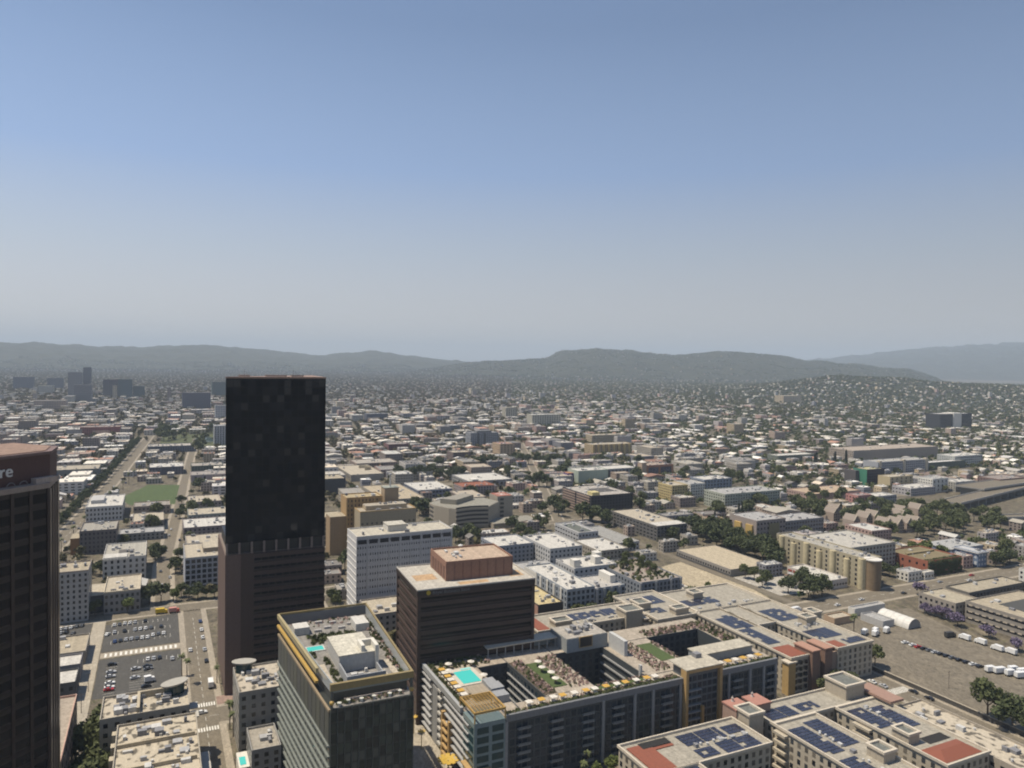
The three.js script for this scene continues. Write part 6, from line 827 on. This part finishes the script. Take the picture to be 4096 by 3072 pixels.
  for (let i = 0; i < 6500; i++) {
    const s = -260 + R() * 1400, t = 385 + R() * 900, v = at(s, t), r = Math.hypot(v.x, v.z); if (!inView(v.x, v.z) || r > 1350) continue;
    const w = 6 + R() * 11, d = 6 + R() * 12, m = Math.max(w, d) / 2; if (taken.some(([a, e, k]) => Math.max(Math.abs(a - s), Math.abs(e - t)) < k + m + 0.8)) continue;
    if (i % 3 && clear(s, t, w / 2, d / 2)) { taken.push([s, t, m]); plots.push({ x: v.x, z: v.z, y: 0, s, t, w, d, h: 3.5 + Math.floor(R() * 3) * 2.6, r, wc: wallsC[Math.floor(R() * wallsC.length)], rc: roofsC[Math.floor(R() * roofsC.length)], gable: R() < 0.2 }); }
    else if (clear(s, t, 1.6, 1.6)) { taken.push([s, t, 2]); treeSpots.push([v.x, v.z, 0, 0.6 + R() * 0.7]); }
  }
  for (const p of plots) { p.vis = !hidden(p.s, p.t, p.h) && inView(p.x, p.z, -1.6); p.size = p.w * (p.h + p.d * 0.16) / (p.r * p.r); }
  const chosen = plots.filter((p) => p.vis && p.r < 2200).sort((a, e) => e.size - a.size).slice(0, 300), isChosen = new Set(chosen);
  const gableGeo = (w, h, d) => { const k = `g${Math.round(w)},${Math.round(h)},${Math.round(d)}`; return geos[k] ??= new THREE.ExtrudeGeometry(new THREE.Shape([[-w / 2 - 0.4, 0], [w / 2 + 0.4, 0], [0, h]].map((q) => new THREE.Vector2(...q))), { depth: d, bevelEnabled: false }).translate(0, 0, -d / 2); };
  const toneOf = (c) => { const l = (c[0] + c[1] + c[2]) / 3; return l > 0.55 ? 'bright pale' : c[0] - c[2] > 0.14 ? 'reddish brown' : l > 0.44 ? 'cream' : l > 0.33 ? 'grey' : 'dark grey'; };
  const marks = [['the sports field', 0, 940], ['the grey hotel', -50, 515], ['the long avenue', -60, 950], ['the grid-window office', 28, 560], ['the leafy side street', 8, 700], ['the far park', 60, 1600], ['the curved-wall school', 246, 995], ['the concrete hospital', 285, 670], ['the ochre hospital tower', 155, 605], ['the white slab office', 140, 455], ['the red tiled hall', 338, 810], ['the sand-roofed hall', 240, 820], ['the white apartment courts', 265, 470], ['the black apartment block', 430, 680], ['the long block by the trees', 416, 570], ['the mint-fronted box', 518, 845], ['the twin swept roofs', 577, 865], ['the terracotta block', 640, 865], ['the grey recessed tower', 543, 1265], ['the yellow ribbed block', 698, 1075], ['the sand depot', 405, 455], ['the cream ribbed apartments', 480, 400], ['the ivy brick building', 546, 384], ['the blue corner building', 606, 390], ['the ochre striped block', 487, 503], ['the blue-grey apartment tower', 596, 693], ['the pale green apartments', 595, 640], ['the pink warehouse', 730, 645], ['the salmon pink block', 709, 578], ['the green-walled office', 862, 688], ['the panel apartments', 1010, 760], ['the long beige wall', 1150, 888], ['the gabled townhouses', 660, 500], ['the freeway viaducts', 880, 520], ['the maroon box', 373, 1247], ['the far black slab', 1870, 1257], ['the yellow-edged far slab', 863, 1620], ['the maroon far block', -105, 1672], ['the large green-grey hall', -100, 1103], ['the concrete office', 480, 250]];
  const placeOf = (p) => { let best, bd = 1e9; for (const m of marks) { const d = Math.hypot(m[1] - p.s, m[2] - p.t); if (d < bd) { bd = d; best = m; } } const u = at(best[1], best[2]), r0 = Math.hypot(u.x, u.z), side = (p.x * u.z - p.z * u.x) / -r0, depth = (p.x * u.x + p.z * u.z) / r0 - r0; return [`${bd < 45 ? 'close' : bd < 110 ? '' : bd < 220 ? 'some way' : 'far'} ${Math.abs(depth) > Math.abs(side) ? (depth > 0 ? 'behind' : 'in front of') : side > 0 ? 'right of' : 'left of'} ${best[0]}`.trim(), best[0]]; };
  for (const p of chosen) {
    const w = Math.round(p.w), d = Math.round(p.d), h = Math.round(p.h * 2) / 2, kind = p.gable ? 'gabled_house' : h > 13 ? 'apartment_block' : 'flat_roof_building', what = p.gable ? 'pitched house' : h > 13 ? 'tall flat block' : h > 8 ? 'mid-height building' : w * d > 420 ? 'wide low building' : 'small low building', [place, mark] = placeOf(p), label = `${toneOf(p.rc)}-roofed ${what}, ${toneOf(p.wc)} walls, ${place}`.replace(/^((?:\S+\s+){16}\S.*)$/, (q) => q.replace(/, [^,]* walls,/, ''));
    const g = new THREE.Group(); g.name = numbered(kind); g.position.set(p.x, p.y, p.z); g.rotation.y = TH2; scene.add(g); finish(g, label, p.gable ? 'house' : 'building', `${what}s near ${mark}`);
    box(g, 'wall', -w / 2, w / 2, 0, h, d / 2, -d / 2, wallM(p.wc));
    if (p.gable) part(g, 'roof', gableGeo(w, 2.4, d + 1), roofM(p.rc), 0, h, 0);
    else { const top = box(g, 'roof', -w / 2 + 0.3, w / 2 - 0.3, h, h + 0.1, d / 2 - 0.3, -d / 2 + 0.3, roofM(p.rc)); boxes(g, 'parapet', [[-w / 2, w / 2, h, h + 0.8, d / 2, d / 2 - 0.3], [-w / 2, w / 2, h, h + 0.8, -d / 2 + 0.3, -d / 2], [-w / 2, -w / 2 + 0.3, h, h + 0.8, d / 2 - 0.3, -d / 2 + 0.3], [w / 2 - 0.3, w / 2, h, h + 0.8, d / 2 - 0.3, -d / 2 + 0.3]], wallM(p.wc)); roofUnits(g, 3 + Math.floor(R() * 6), -w / 2 + 1, w / 2 - 1, d / 2 - 1, -d / 2 + 1, h + 0.1, Math.round(p.x * 3 + p.z), 1, top); }
    const f = Math.max(1, Math.round(h / 3.3)); facade(g, [-w / 2, d / 2], [w / 2, d / 2], 0.4, h, Math.max(2, Math.round(w / 3.4)), f, 1.4, 1.5); facade(g, [-w / 2, -d / 2], [-w / 2, d / 2], 0.4, h, Math.max(2, Math.round(d / 3.8)), f, 1.4, 1.5);
  }
  flushPieces();
  // everything further away
  const M = new THREE.Matrix4(), Q = new THREE.Quaternion().setFromAxisAngle(new THREE.Vector3(0, 1, 0), TH2), rest = plots.filter((p) => !isChosen.has(p) && (p.r > 2200 || p.vis || p.r > 900));
  const instanced = (name, label, category, geo, m, list, put, tint) => { if (!list.length) return; const im = new THREE.InstancedMesh(geo, m, list.length); im.name = name; list.forEach((p, i) => { im.setMatrixAt(i, put(p, i)); if (tint) im.setColorAt(i, tint(p)); }); im.castShadow = im.receiveShadow = true; im.userData.kind = 'stuff'; finish(im, label, category); scene.add(im); };
  const tintM = new THREE.MeshStandardMaterial({ color: 0xffffff, roughness: 0.9, side: THREE.DoubleSide });
  const wallBox = new THREE.BoxGeometry(1, 1, 1).translate(0, 0.5, 0), capBox = new THREE.BoxGeometry(0.985, 1, 0.985).translate(0, 0.5, 0), gableCap = gableGeo(1, 1, 1).clone();
  const col = new THREE.Color(), V = (x, y, z) => new THREE.Vector3(x, y, z);
  instanced('distant_building_walls', 'walls of the countless small buildings of the distant city', 'buildings', wallBox, tintM, rest, (p) => M.compose(V(p.x, p.y - 0.5, p.z), Q, V(p.w, p.h + 0.5, p.d)), (p) => col.setRGB(...p.wc));
  const rowGeo = mergeGeometries([-0.36, -0.12, 0.12, 0.36].map((x) => new THREE.BoxGeometry(0.13, 1, 1.004).translate(x, 0, 0)).concat([-0.3, 0, 0.3].map((z) => new THREE.BoxGeometry(1.004, 1, 0.13).translate(0, 0, z))));
  const bands = []; for (const p of rest) if (p.r < 3000) for (let y = 1; y + 1.6 < p.h; y += 3.3) bands.push([p, y]);
  instanced('distant_building_windows', 'small dark windows of the distant buildings', 'windows', rowGeo, glassDark, bands, ([p, y]) => M.compose(V(p.x, p.y + y + 0.7, p.z), Q, V(p.w, 1.4, p.d)));
  instanced('distant_flat_roofs', 'flat roofs of the countless small buildings of the distant city', 'roofs', capBox, tintM, rest.filter((p) => !p.gable), (p) => M.compose(V(p.x, p.y + p.h, p.z), Q, V(p.w, 0.35, p.d)), (p) => col.setRGB(...p.rc));
  instanced('distant_pitched_roofs', 'pitched roofs of small houses in the distant city', 'roofs', gableCap, tintM, rest.filter((p) => p.gable), (p) => M.compose(V(p.x, p.y + p.h, p.z), Q, V(p.w / 1.8, 2.4, p.d * 1.05)), (p) => col.setRGB(...p.rc));
  const units = []; for (const p of rest) if (p.r < 2600 && !p.gable) for (let i = 0; i < 3; i++) units.push([p, R() - 0.5, R() - 0.5, 1 + R() * 2]);
  instanced('distant_roof_units', 'small roof units on the distant flat roofs', 'roof units', wallBox, tintM, units, ([p, a, e, k]) => { const v = V(p.w * a * 0.75, 0, p.d * e * 0.75).applyQuaternion(Q); return M.compose(V(p.x + v.x, p.y + p.h + 0.3, p.z + v.z), Q, V(k, 1.1, k)); }, ([p, a]) => col.setRGB(0.4 + a * 0.4, 0.4 + a * 0.4, 0.4 + a * 0.4));
  // trees
  const lead = treeSpots.map(([x, z, y, k]) => { const [s, t] = toST(x, z), r = Math.hypot(x, z); return { x, z, y, k, s, t, r }; });
  const near = lead.filter((p) => p.r < 1500 && inView(p.x, p.z, -1.6) && !hidden(p.s, p.t, 8) && clear(p.s, p.t, 1.5, 1.5)).sort((a, e) => a.r / a.k - e.r / e.k), own = near.slice(0, 110), isOwn = new Set(own);
  own.forEach((p, i) => tree(i % 3 ? 'broadleaf_tree' : 'ficus_tree', `${i % 3 ? 'leafy' : 'dark dense'} ${p.k > 1 ? 'large' : 'small'} tree between buildings ${placeOf(p)[0]}`, p.s, p.t, p.k * 1.25, `trees near ${placeOf(p)[1]}`, p.y));
  const lump = leafCloud(77, 46, 1.15, crownShape(21, 3.4, 3, 7)).translate(0, 4.2, 0), lump2 = leafCloud(78, 46, 1.15, crownShape(29, 3.6, 2.7, 6)).translate(0, 4, 0), far = lead.filter((p) => !isOwn.has(p) && (p.r > 1500 || clear(p.s, p.t, 1.5, 1.5)));
  const leafTint = new THREE.MeshStandardMaterial({ color: 0xffffff, roughness: 0.9, side: THREE.DoubleSide });
  [lump, lump2].forEach((g, j) => instanced(j ? 'distant_tree_canopy' : 'distant_trees', j ? 'broad crowns of trees among the distant houses' : 'crowns of trees among the distant houses', 'trees', g, leafTint, far.filter((_, i) => i % 2 === j), (p, i) => M.compose(V(p.x, p.y - 0.6, p.z), new THREE.Quaternion().setFromAxisAngle(V(0, 1, 0), i * 2.4), V(p.k * 1.25, p.k * 1.25, p.k * 1.25)), (p) => col.setRGB(0.05 + 0.025 * p.k, 0.06 + 0.04 * ((p.x * 7.3) % 1 + 1) / 2, 0.026)));
  console.log('plots', plots.length, 'chosen', chosen.length, 'rest', rest.length, 'trees', treeSpots.length, 'own', own.length, 'bands', bands.length);
}
renderer.render(scene, camera);
